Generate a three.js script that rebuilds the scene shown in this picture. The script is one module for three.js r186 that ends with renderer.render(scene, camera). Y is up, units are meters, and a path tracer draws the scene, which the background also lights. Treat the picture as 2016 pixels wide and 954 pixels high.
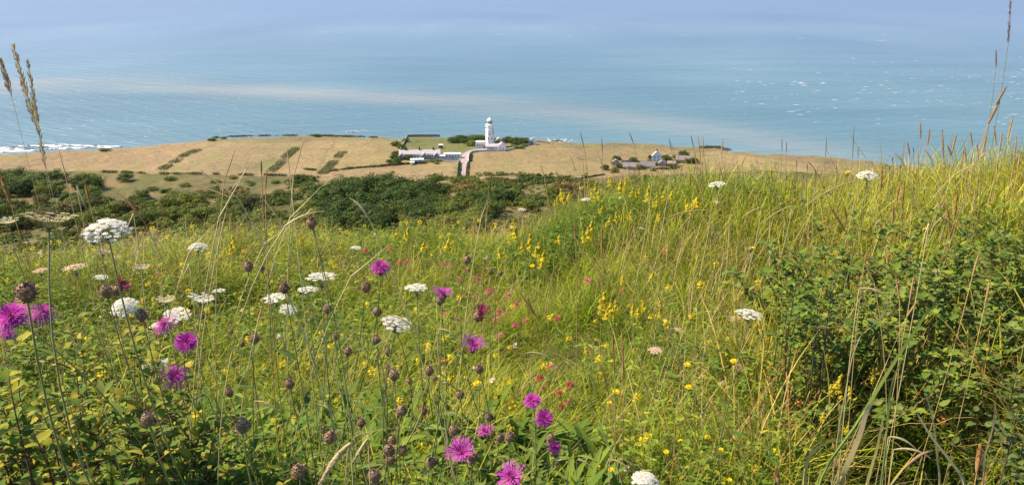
import * as THREE from 'three';
import { Sky } from 'three/addons/objects/Sky.js';

// ---------------------------------------------------------------- camera, sky, sun, exposure
const FOV = 34.2, PITCH = 17.8, EYE = 135;
const camera = new THREE.PerspectiveCamera(FOV, 1024 / 484, 0.05, 120000);
camera.position.set(0, EYE, 0);
camera.rotation.x = -PITCH * Math.PI / 180;
camera.updateMatrixWorld(true);
const SUN_AZ = -77, SUN_EL = 50;                       // degrees left of the view, degrees up
const sunDir = new THREE.Vector3(
  Math.sin(SUN_AZ * Math.PI / 180) * Math.cos(SUN_EL * Math.PI / 180), Math.sin(SUN_EL * Math.PI / 180),
  -Math.cos(SUN_AZ * Math.PI / 180) * Math.cos(SUN_EL * Math.PI / 180));
const scene = new THREE.Scene();
const sky = new Sky();
sky.name = 'sky';
sky.scale.setScalar(90000);
sky.material.uniforms.sunPosition.value.copy(sunDir);
sky.material.uniforms.turbidity.value = 2.6;
sky.material.uniforms.rayleigh.value = 1.5;
sky.material.uniforms.mieCoefficient.value = 0.004;
sky.material.uniforms.mieDirectionalG.value = 0.75;
sky.userData = { kind: 'structure', label: 'clear pale blue summer sky over the sea' };
scene.add(sky);
scene.environmentIntensity = 0.1;
const sun = new THREE.DirectionalLight(0xffe7c4, 5.0);
sun.position.copy(sunDir).multiplyScalar(60).add(new THREE.Vector3(0, EYE, 0));
sun.target.position.set(0, EYE, -4);
sun.castShadow = true;
sun.shadow.mapSize.set(4096, 4096);
Object.assign(sun.shadow.camera, { left: -900, right: 900, top: 900, bottom: -900, near: 1, far: 3000 });
scene.add(sun, sun.target);
scene.fog = new THREE.FogExp2(0xc4d8f6, 1.3e-5);
const renderer = new THREE.WebGLRenderer({ antialias: true });
renderer.shadowMap.enabled = true;
renderer.toneMapping = THREE.LinearToneMapping;
renderer.toneMappingExposure = 1.72;

// ---------------------------------------------------------------- helpers
const V = (x, y, z) => new THREE.Vector3(x, y, z);
const UP = V(0, 1, 0);
const rng = (s) => () => { s = (s + 0x6d2b79f5) | 0; let t = Math.imul(s ^ (s >>> 15), 1 | s); t = (t + Math.imul(t ^ (t >>> 7), 61 | t)) ^ t; return ((t ^ (t >>> 14)) >>> 0) / 4294967296; };
const R0 = rng(7);
const rr = (r, a, b) => a + (b - a) * r();
const clamp = (x, a = 0, b = 1) => Math.min(b, Math.max(a, x));
const sstep = (a, b, x) => { const t = clamp((x - a) / (b - a)); return t * t * (3 - 2 * t); };
const lerp = (a, b, t) => a + (b - a) * t;
const mix3 = (a, b, t) => [lerp(a[0], b[0], t), lerp(a[1], b[1], t), lerp(a[2], b[2], t)];
const hash2 = (x, y) => { let h = Math.imul(x | 0, 374761393) ^ Math.imul(y | 0, 668265263); h = Math.imul(h ^ (h >>> 13), 1274126177); return ((h ^ (h >>> 16)) >>> 0) / 4294967296; };
function vnoise(x, y) {
  const ix = Math.floor(x), iy = Math.floor(y), fx = x - ix, fy = y - iy, sx = fx * fx * (3 - 2 * fx), sy = fy * fy * (3 - 2 * fy);
  return lerp(lerp(hash2(ix, iy), hash2(ix + 1, iy), sx), lerp(hash2(ix, iy + 1), hash2(ix + 1, iy + 1), sx), sy);
}
function fbm(x, y, o = 4) { let s = 0, a = 0.5, n = 0; for (let i = 0; i < o; i++) { s += a * vnoise(x + i * 17.3, y + i * 9.1); n += a; x *= 2.03; y *= 2.03; a *= 0.5; } return s / n; }
function table(t, x) {
  if (x <= t[0][0]) return t[0][1];
  for (let i = 1; i < t.length; i++) if (x <= t[i][0]) return lerp(t[i - 1][1], t[i][1], (x - t[i - 1][0]) / (t[i][0] - t[i - 1][0]));
  return t[t.length - 1][1];
}
const F = 477 / Math.tan(FOV / 2 * Math.PI / 180);     // focal length in photo pixels (2016 x 954)
const toRay = (px, py) => V((px - 1008) / F, -(py - 477) / F, -1).applyEuler(camera.rotation);   // length 1 along the view axis
const at = (px, py, depth) => toRay(px, py).multiplyScalar(depth).add(camera.position);
const used = new Map();
function numbered(name) { const n = used.get(name) ?? 0; used.set(name, n + 1); return n ? name + '_' + String(n).padStart(3, '0') : name; }
function tag(o, label, category, group, kind) {
  o.userData = { label };
  if (category) o.userData.category = category;
  if (group) o.userData.group = group;
  if (kind) o.userData.kind = kind;
  return o;
}
const spot = new Map();                                  // where in the picture a thing stands, for its label
const sh = (m) => { m.castShadow = m.receiveShadow = true; return m; };
function mesh(name, geo, mat, parent) { const m = sh(new THREE.Mesh(geo, mat)); m.name = name; (parent || scene).add(m); return m; }
function top(name, geo, mat, label, category, group, kind) { const m = mesh(numbered(name), geo, mat, scene); return tag(m, label, category, group, kind); }
function thing(name, pos, label, category, group, yaw = 0) {
  const g = new THREE.Group(); g.name = numbered(name); g.position.copy(pos); g.rotation.y = yaw; scene.add(g);
  return tag(g, label, category, group);
}
// mesh builder with vertex colours
class MB {
  constructor() { this.p = []; this.c = []; this.i = []; }
  v(x, y, z, c) { this.p.push(x, y, z); this.c.push(c[0], c[1], c[2]); return this.p.length / 3 - 1; }
  tri(a, b, c) { this.i.push(a, b, c); }
  quad(a, b, c, d) { this.i.push(a, b, c, a, c, d); }
  strip(pts, ws, side, c0, c1) {                         // a ribbon along pts
    const n = pts.length; let pa = -1, pb = -1;
    for (let k = 0; k < n; k++) {
      const p = pts[k], w = ws[k] / 2, c = mix3(c0, c1, k / (n - 1));
      if (w < 1e-6) { const t = this.v(p.x, p.y, p.z, c); if (pa >= 0) this.tri(pa, pb, t); pa = pb = t; continue; }
      const a = this.v(p.x - side.x * w, p.y - side.y * w, p.z - side.z * w, c), b = this.v(p.x + side.x * w, p.y + side.y * w, p.z + side.z * w, c);
      if (pa >= 0) { if (pa === pb) this.tri(pa, b, a); else this.quad(pa, pb, b, a); }
      pa = a; pb = b;
    }
  }
  tube(pts, rs, sides, c0, c1 = c0) {
    const n = pts.length, rings = [];
    for (let k = 0; k < n; k++) {
      const t = pts[Math.min(k + 1, n - 1)].clone().sub(pts[Math.max(k - 1, 0)]).normalize();
      const s = Math.abs(t.y) > 0.95 ? V(1, 0, 0) : V(0, 1, 0), a = s.cross(t).normalize(), b = t.clone().cross(a), c = mix3(c0, c1, k / (n - 1)), ring = [];
      for (let j = 0; j < sides; j++) { const q = j / sides * 2 * Math.PI, x = Math.cos(q) * rs[k], y = Math.sin(q) * rs[k]; ring.push(this.v(pts[k].x + a.x * x + b.x * y, pts[k].y + a.y * x + b.y * y, pts[k].z + a.z * x + b.z * y, c)); }
      rings.push(ring);
    }
    for (let k = 0; k + 1 < n; k++) for (let j = 0; j < sides; j++) { const q = (j + 1) % sides; this.quad(rings[k][j], rings[k][q], rings[k + 1][q], rings[k + 1][j]); }
  }
  leaf(o, dir, nor, len, wid, c, droop = 0.2, fold = 0.25, segs = 4, taper = 1) {   // a folded leaf with a midrib
    const d = dir.clone().normalize(), s = d.clone().cross(nor).normalize(), u = s.clone().cross(d); let prev = null;
    for (let k = 0; k <= segs; k++) {
      const t = k / segs, w = wid / 2 * Math.sin(Math.PI * Math.pow(clamp(t * 0.97 + 0.015), taper)), y = -droop * len * t * t;
      const m = [o.x + d.x * len * t + u.x * y, o.y + d.y * len * t + u.y * y, o.z + d.z * len * t + u.z * y], h = w * fold;
      const lc = [c[0] * 1.12, c[1] * 1.08, c[2]];
      const row = [this.v(m[0] - s.x * w + u.x * h, m[1] - s.y * w + u.y * h, m[2] - s.z * w + u.z * h, c), this.v(m[0], m[1], m[2], lc), this.v(m[0] + s.x * w + u.x * h, m[1] + s.y * w + u.y * h, m[2] + s.z * w + u.z * h, c)];
      if (prev) { this.quad(prev[0], prev[1], row[1], row[0]); this.quad(prev[1], prev[2], row[2], row[1]); }
      prev = row;
    }
  }
  fleck(p, n, size, c, r, sides = 4) {                   // a small flat petal facing n
    const a = (Math.abs(n.y) > 0.9 ? V(1, 0, 0) : V(0, 1, 0)).cross(n).normalize(), b = n.clone().cross(a), q0 = r() * 6.28, id = [];
    for (let j = 0; j < sides; j++) { const q = q0 + j / sides * 6.283, k = size * (0.75 + 0.5 * r()) / 2; id.push(this.v(p.x + (a.x * Math.cos(q) + b.x * Math.sin(q)) * k, p.y + (a.y * Math.cos(q) + b.y * Math.sin(q)) * k, p.z + (a.z * Math.cos(q) + b.z * Math.sin(q)) * k, c)); }
    for (let j = 1; j + 1 < sides; j++) this.tri(id[0], id[j], id[j + 1]);
  }
  box(x0, x1, y0, y1, z0, z1, c = [1, 1, 1]) {
    const P = [[x0, y0, z0], [x1, y0, z0], [x1, y1, z0], [x0, y1, z0], [x0, y0, z1], [x1, y0, z1], [x1, y1, z1], [x0, y1, z1]];
    for (const f of [[4, 5, 6, 7], [1, 0, 3, 2], [0, 4, 7, 3], [5, 1, 2, 6], [7, 6, 2, 3], [0, 1, 5, 4]]) { const k = f.map((q) => this.v(...P[q], c)); this.quad(...k); }
    return this;
  }
  face(pts, c = [1, 1, 1]) { const k = pts.map((q) => this.v(q[0], q[1], q[2], c)); for (let j = 1; j + 1 < k.length; j++) this.tri(k[0], k[j], k[j + 1]); return this; }
  geo() {
    const g = new THREE.BufferGeometry();
    g.setAttribute('position', new THREE.BufferAttribute(new Float32Array(this.p), 3));
    g.setAttribute('color', new THREE.BufferAttribute(new Float32Array(this.c), 3));
    g.setIndex(this.i); g.computeVertexNormals();
    return g;
  }
}
const curve = (a, b, c, n) => { const o = []; for (let k = 0; k <= n; k++) { const t = k / n, u = 1 - t; o.push(V(a.x * u * u + 2 * b.x * u * t + c.x * t * t, a.y * u * u + 2 * b.y * u * t + c.y * t * t, a.z * u * u + 2 * b.z * u * t + c.z * t * t)); } return o; };

// ---------------------------------------------------------------- materials
const vc = (o) => new THREE.MeshStandardMaterial({ color: 0xffffff, vertexColors: true, side: THREE.DoubleSide, ...o });
const leafy = (t, coat = 0.25) => new THREE.MeshPhysicalMaterial({ color: 0xffffff, vertexColors: true, roughness: 0.92, transmission: t, thickness: 0, specularIntensity: 0.3, clearcoat: coat, clearcoatRoughness: 0.38, side: THREE.DoubleSide });
const M = {
  grass: leafy(0.3, 0.05), leaf: leafy(0.3, 0.05), petal: leafy(0.4, 0.05), floret: leafy(0.22, 0), stem: vc({ roughness: 0.6 }), dry: leafy(0.25, 0.05), seed: leafy(0.3, 0), head: vc({ roughness: 0.85 }),
  crown: leafy(0.22, 0.12), paint: vc({ roughness: 0.7 }), dark: vc({ roughness: 0.35 }), bark: vc({ roughness: 0.9 }), foam: vc({ roughness: 0.8 }),
};
const plain = (r, g, b, rough = 0.8) => { const m = new THREE.MeshStandardMaterial({ roughness: rough, side: THREE.DoubleSide }); m.color.setRGB(r, g, b); return m; };
function noiseTexture(n, f, srgb) {
  const d = new Uint8Array(n * n * 4);
  for (let y = 0; y < n; y++) for (let x = 0; x < n; x++) { const c = f(x / n, y / n), k = (y * n + x) * 4; for (let j = 0; j < 3; j++) d[k + j] = clamp(Array.isArray(c) ? c[j] : c) * 255; d[k + 3] = 255; }
  const t = new THREE.DataTexture(d, n, n); t.magFilter = THREE.LinearFilter; t.minFilter = THREE.LinearMipmapLinearFilter; t.wrapS = t.wrapT = THREE.RepeatWrapping; if (srgb) t.colorSpace = THREE.SRGBColorSpace; t.needsUpdate = true;
  return t;
}

// ---------------------------------------------------------------- the lie of the land
const PROFILE = [[0, -1.5], [6.3, -2.2], [7.2, -2.5], [9, -3.8], [12, -6.4], [20, -12.8], [40, -26], [60, -36], [90, -48], [120, -58], [160, -68.5], [200, -77], [250, -86.4], [300, -94], [350, -100.6], [400, -106.2], [450, -111.2], [500, -115], [530, -116.4], [570, -117.2], [800, -118.6]];
const edgePx = [[-700, 330], [-300, 312], [0, 303], [60, 299], [120, 295], [180, 294], [235, 292], [300, 286], [360, 279], [420, 273], [470, 274], [520, 269], [580, 267], [630, 266], [690, 269], [750, 272], [800, 270], [870, 268], [960, 268], [1060, 277], [1110, 280], [1200, 283], [1260, 282], [1310, 288], [1370, 291], [1410, 289], [1440, 298], [1520, 303], [1580, 304], [1660, 312], [1760, 323], [1870, 336], [1960, 346], [2100, 360], [2500, 400], [3000, 440]];
const edge = edgePx.map(([px, py]) => { const r = toRay(px, py), t = -117.6 / r.y; return [Math.atan2(r.x * t, -r.z * t), Math.hypot(r.x * t, r.z * t)]; });
const coastR = (az) => table(edge, az) + (fbm(az * 48, 3.1, 4) - 0.5) * 24;
function landY(x, z) {
  const d = Math.hypot(x, z); let near = -1.5 + 0.11 * z + (x > 0 ? 0.125 : 0.0) * x + 0.16 * Math.exp(-(Math.pow((x - 3.6) / 1.1, 2) + Math.pow((z + 4.6) / 1.2, 2))) + 0.24 * Math.exp(-(Math.pow((x + 0.75) / 0.9, 2) + Math.pow((z + 1.2) / 0.9, 2)));
  near += 0.34 * sstep(-0.15, 1, x) * (1 - 0.6 * sstep(1.2, 2.5, x)) * sstep(2.2, 5, -z) + 0.13 * sstep(-0.8, -2.2, x) * sstep(2.5, 5, -z);
  let h = near;
  if (z < 0 || d < 7) {
    const w = z > 0 ? 0 : sstep(4.5, 7.2, d);
    const fade = 1 - sstep(8, 40, d);
    h = lerp(near, table(PROFILE, d) + (x > 0 ? 0.125 : 0.0) * x * fade + (0.34 * sstep(-0.15, 1, x) * (1 - 0.6 * sstep(1.2, 2.5, x)) + 0.13 * sstep(-0.8, -2.2, x) + 0.2 * sstep(2, 3.5, x)) * fade, w);
  }
  const small = (1 - sstep(9, 30, d));
  h += (fbm(x * 0.9 + 5, z * 0.9, 3) - 0.5) * 0.26 * small - 0.3 * Math.exp(-(Math.pow((x - 1.24) / 0.36, 2) + Math.pow((z + 2.0) / 0.36, 2)));
  h += (fbm(x / 38 + 2, z / 38, 3) - 0.5) * 7 * sstep(40, 150, d) * (1 - sstep(430, 520, d));
  h += (fbm(x / 55 + 8, z / 55 + 4, 2) - 0.5) * 1.6 * sstep(440, 520, d);
  return EYE + h;
}
function groundHit(px, py, from = 200) {
  const r = toRay(px, py); let t = from;
  for (let k = 0; k < 4000; k++) { const x = r.x * t, z = r.z * t; if (EYE + r.y * t <= landY(x, z)) return V(x, landY(x, z), z); t += Math.max(0.02, t * 0.0012); }
  return at(px, py, from);
}
const far = (px, py) => groundHit(px, py, 240);
function depthFor(px, py, h, d0 = 1.1, d1 = 7.4) {       // how far along the pixel's ray the land lies h below it
  const r = toRay(px, py);
  for (let t = d0; t < d1; t += 0.03) if (EYE + r.y * t - landY(r.x * t, r.z * t) <= h) return t;
  return d1;
}
function inside(poly, x, z) { let c = false; for (let i = 0, j = poly.length - 1; i < poly.length; j = i++) { const a = poly[i], b = poly[j]; if ((a[1] > z) !== (b[1] > z) && x < (b[0] - a[0]) * (z - a[1]) / (b[1] - a[1]) + a[0]) c = !c; } return c; }
const groundPoly = (px) => px.map(([x, y]) => { const p = far(x, y); return [p.x, p.z]; });

// near ground: the soil of the meadow
{
  const mb = new MB(), NA = 160, NR = 70;
  for (let i = 0; i <= NR; i++) for (let j = 0; j < NA; j++) {
    const r = 0.02 + 34 * Math.pow(i / NR, 2.2), a = j / NA * 2 * Math.PI, x = Math.sin(a) * r, z = -Math.cos(a) * r, n = fbm(x * 3, z * 3, 3);
    mb.v(x, landY(x, z), z, mix3([0.05, 0.05, 0.018], [0.11, 0.09, 0.035], n));
  }
  for (let i = 0; i < NR; i++) for (let j = 0; j < NA; j++) { const k = (j + 1) % NA; mb.quad(i * NA + j, i * NA + k, (i + 1) * NA + k, (i + 1) * NA + j); }
  top('meadow_ground', mb.geo(), vc({ roughness: 1 }), 'soil of the meadow under the grass and flowers', null, null, 'structure');
}
// far land, from the slope below the crest to the cliff edge
const TX0 = -560, TX1 = 560, TZ0 = -760, TZ1 = -200;
{
  const TW = 1792, TH = 896;
  const tan = [0.262, 0.2, 0.088], pink = [0.262, 0.19, 0.094], olive = [0.19, 0.165, 0.07], rough = [0.15, 0.118, 0.04], greenR = [0.088, 0.09, 0.02];
  const areas = [                                         // fields by their corners, later ones on top
    [[[-700, 345], [-300, 335], [0, 332], [200, 336], [240, 341], [620, 347], [640, 357], [860, 364], [905, 356], [925, 352], [1110, 352], [1260, 345], [1500, 335], [1700, 345], [2000, 372], [2600, 440], [2600, 330], [2000, 320], [1400, 270], [1000, 250], [0, 260], [-700, 300]], tan],
    [[[-700, 340], [-100, 330], [200, 334], [310, 334], [395, 288], [430, 268], [300, 276], [-700, 300]], pink],
    [[[325, 334], [395, 290], [430, 270], [600, 262], [585, 290], [540, 338], [400, 341]], [0.25, 0.195, 0.09]],
    [[[480, 332], [530, 310], [560, 318], [530, 337]], [0.185, 0.18, 0.06]],
    [[[560, 337], [600, 292], [680, 262], [660, 296], [618, 344]], [0.262, 0.195, 0.092]],
    [[[625, 342], [665, 300], [690, 268], [800, 268], [790, 290], [770, 318], [680, 330]], [0.25, 0.2, 0.085]],
    [[[420, 268], [640, 262], [790, 268], [780, 277], [640, 276], [500, 283], [420, 278]], olive],
    [[[610, 348], [690, 330], [790, 325], [905, 325], [905, 352], [860, 362], [700, 358]], [0.272, 0.2, 0.096]],
    [[[925, 345], [925, 320], [940, 302], [1030, 296], [1100, 283], [1240, 285], [1320, 300], [1200, 320], [1180, 345], [1000, 350]], [0.245, 0.19, 0.08]],
    [[[1060, 282], [1260, 276], [1440, 292], [1400, 300], [1250, 292], [1100, 291]], olive],
    [[[1440, 300], [1580, 302], [1760, 322], [1870, 335], [1700, 330], [1500, 312]], [0.195, 0.155, 0.075]],
    [[[790, 296], [803, 266], [870, 262], [945, 270], [975, 285], [930, 297], [920, 301], [868, 300]], [0.13, 0.145, 0.035]],
    [[[786, 312], [790, 298], [870, 300], [905, 305], [905, 318], [835, 321]], [0.11, 0.13, 0.032]],
    [[[655, 266], [663, 266], [660, 280], [640, 312], [624, 343], [617, 343], [634, 310], [653, 280]], [0.19, 0.145, 0.07]],
    [[[893, 355], [897, 322], [903, 322], [902, 355]], [0.14, 0.15, 0.045]],
  ].map(([p, c]) => { const q = groundPoly(p), xs = q.map((a) => a[0]), zs = q.map((a) => a[1]); return [q, c, Math.min(...xs) - 6, Math.max(...xs) + 6, Math.min(...zs) - 6, Math.max(...zs) + 6]; });
  const data = new Uint8Array(TW * TH * 4), enc = (v) => Math.round(255 * (v <= 0.0031308 ? 12.92 * v : 1.055 * Math.pow(v, 1 / 2.4) - 0.055));
  for (let j = 0; j < TH; j++) for (let i = 0; i < TW; i++) {
    const x = lerp(TX0, TX1, (i + 0.5) / TW), z = lerp(TZ0, TZ1, (j + 0.5) / TH);
    const wx = x + (vnoise(x / 5, z / 5) - 0.5) * 5 + (vnoise(x / 1.7, z / 1.7) - 0.5) * 2, wz = z + (vnoise(x / 5 + 40, z / 5) - 0.5) * 7;
    const m = fbm(x / 22 + 3, z / 30, 4);
    let c = mix3(rough, greenR, sstep(0.35, 0.65, m)); let field = false;
    for (const [q, col, x0, x1, z0, z1] of areas) if (wx > x0 && wx < x1 && wz > z0 && wz < z1 && inside(q, wx, wz)) { c = col; field = true; }
    const big = fbm(x / 45, z / 70 + 9, 3), mid = fbm(x / 6, z / 9, 3), fine = vnoise(x / 1.3, z / 2.2), k = 0.42 + 0.46 * big + 0.62 * mid + 0.5 * (fine - 0.5);
    c = [c[0] * k, c[1] * k, c[2] * k];
    if (field) { c = mix3(c, [0.2, 0.19, 0.06], sstep(0.54, 0.72, fbm(x / 13 + 31, z / 22, 4)) * 0.55); if (fine > 0.74 && mid > 0.46) c = mix3(c, [0.09, 0.075, 0.03], 0.6); { const row = Math.abs(((x * 0.94 + z * 0.34 + 3 * vnoise(x / 30, z / 30)) / 7.5) % 1); if (row < 0.22) c = mix3(c, [0.16, 0.125, 0.06], 0.22 * vnoise(x / 9, z / 9)); } }
    else c = mix3(c, [0.2, 0.15, 0.065], sstep(0.55, 0.75, fbm(x / 15 + 70, z / 25, 4)) * 0.7);
    const o = (j * TW + i) * 4; data[o] = enc(c[0]); data[o + 1] = enc(c[1]); data[o + 2] = enc(c[2]); data[o + 3] = 255;
  }
  const tex = new THREE.DataTexture(data, TW, TH); tex.colorSpace = THREE.SRGBColorSpace; tex.magFilter = THREE.LinearFilter; tex.needsUpdate = true;
  const NA = 420, NR = 230, P = [], U = [], I = [], C = [];
  const beyond = [0, 0.8, 2, 4, 7, 11, 16, 24, 40];
  for (let j = 0; j <= NA; j++) {
    const az = lerp(-1.45, 1.45, j / NA), re = coastR(az);
    for (let i = 0; i <= NR + beyond.length - 1; i++) {
      const out = i > NR ? beyond[i - NR] : 0, r = i <= NR ? lerp(24, re, Math.pow(i / NR, 0.85)) : re + out * (0.8 + 0.5 * fbm(az * 90, i, 2)), x = Math.sin(az) * r, z = -Math.cos(az) * r;
      let y = landY(Math.sin(az) * Math.min(r, re), -Math.cos(az) * Math.min(r, re));
      if (out) y = lerp(y, -2, sstep(0, 1, Math.pow(out / 24, 0.7))) + (fbm(az * 220, i * 1.7, 3) - 0.5) * 3 * (out > 1 ? 1 : 0.2);
      P.push(x, y, z); U.push((x - TX0) / (TX1 - TX0), (z - TZ0) / (TZ1 - TZ0));
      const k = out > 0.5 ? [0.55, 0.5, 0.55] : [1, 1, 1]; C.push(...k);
    }
  }
  const n = NR + beyond.length;
  for (let j = 0; j < NA; j++) for (let i = 0; i < n - 1; i++) { const a = j * n + i, b = a + n; I.push(a, b, b + 1, a, b + 1, a + 1); }
  const g = new THREE.BufferGeometry();
  g.setAttribute('position', new THREE.Float32BufferAttribute(P, 3)); g.setAttribute('uv', new THREE.Float32BufferAttribute(U, 2)); g.setAttribute('color', new THREE.Float32BufferAttribute(C, 3));
  g.setIndex(I); g.computeVertexNormals();
  top('coastal_land', g, vc({ map: tex, roughness: 1 }), 'tan grass fields and rough slope between the hilltop and the cliff edge', null, null, 'structure');
}
// sea
const seaHit = (px, py) => { const r = toRay(px, py), t = -EYE / r.y; return V(r.x * t, 0, r.z * t); };
{
  const band = [[-600, 195], [-200, 182], [0, 176], [200, 167], [400, 173], [600, 180], [800, 190], [1000, 204], [1200, 222], [1400, 246], [1550, 276], [1700, 308], [1850, 340], [2600, 420]].map(([a, b]) => { const p = seaHit(a, b); return [Math.atan2(p.x, -p.z), Math.log(Math.hypot(p.x, p.z))]; });
  const NA = 460, NR = 420, P = [], U = [], C = [], I = [];
  for (let i = 0; i <= NR; i++) for (let j = 0; j <= NA; j++) {
    const r = 430 * Math.pow(60000 / 430, Math.pow(i / NR, 1.25)), az = lerp(-1.5, 1.5, j / NA), x = Math.sin(az) * r, z = -Math.cos(az) * r, lr = Math.log(r);
    P.push(x, 0, z); U.push(x / 420, z / 420);
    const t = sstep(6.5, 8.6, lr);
    let c = mix3([0.105, 0.205, 0.262], [0.145, 0.23, 0.365], t);  // paler with distance: the brightening of haze is put into the water colour
    const b = table(band, az), off = lr - b, wob = (fbm(x / 260, z / 700, 4) - 0.5) * 0.16;
    const s = Math.exp(-Math.pow((off + wob + 0.02) / 0.085, 2)) * (0.6 + 0.6 * sstep(0.25, 0.75, fbm(x / 300, z / 130, 3)));
    c = mix3(c, [0.25, 0.28, 0.29], clamp(s * 0.62) * (1 - sstep(0.4, 0.62, az)));
    c = mix3(c, [0.085, 0.165, 0.225], sstep(0, -0.12, off) * sstep(0.05, -0.45, az) * 0.6);
    const n = (fbm(x / 500 + 7, z / 1500, 3) - 0.5) * (1 - 0.85 * sstep(7.8, 8.8, lr));
    const st = (fbm(x / 240, z / 75, 2) - 0.5) * 0.26 * (1 - sstep(7.2, 8, lr)); c = [c[0] * (1 + st), c[1] * (1 + st * 0.8), c[2] * (1 + st * 0.7)];
    c = [c[0] * (1 + n * 0.7), c[1] * (1 + n * 0.5), c[2] * (1 + n * 0.3)];
    const near = Math.exp(-Math.max(0, r - coastR(az) - 40) / 60);   // shallow, stirred water under the cliff
    c = mix3(c, [0.22, 0.32, 0.32], near * 0.4);
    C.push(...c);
  }
  for (let i = 0; i < NR; i++) for (let j = 0; j < NA; j++) { const a = i * (NA + 1) + j, b = a + NA + 1; I.push(a, a + 1, b + 1, a, b + 1, b); }
  const g = new THREE.BufferGeometry();
  g.setAttribute('position', new THREE.Float32BufferAttribute(P, 3)); g.setAttribute('uv', new THREE.Float32BufferAttribute(U, 2)); g.setAttribute('color', new THREE.Float32BufferAttribute(C, 3));
  g.setIndex(I); g.computeVertexNormals();
  const wr = rng(17), comps = [];                            // a wind sea: many wave trains about one heading, each a whole number of waves across the tile
  for (let k = 0; k < 34; k++) { const n = 7 * Math.pow(17, k / 33), a = Math.PI / 2 + 0.25 + (wr() + wr() - 1) * 0.75; comps.push([Math.round(n * Math.cos(a)), Math.round(n * Math.sin(a)), wr() * 6.283, 1 / Math.pow(n, 0.55)]); }
  const total = comps.reduce((q, c) => q + c[3], 0);
  const wave = noiseTexture(1024, (u, v) => { let q = 0; for (const [kx, ky, p, a] of comps) q += a * Math.sin(6.283185307 * (kx * u + ky * v) + p); return 0.5 + 0.95 * q / total * 1.6; });
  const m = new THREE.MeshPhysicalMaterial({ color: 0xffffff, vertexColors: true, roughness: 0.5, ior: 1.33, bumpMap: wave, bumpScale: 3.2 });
  top('sea', g, m, 'blue green sea with a pale sediment streak reaching the top of the picture', null, null, 'structure');
}
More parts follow.
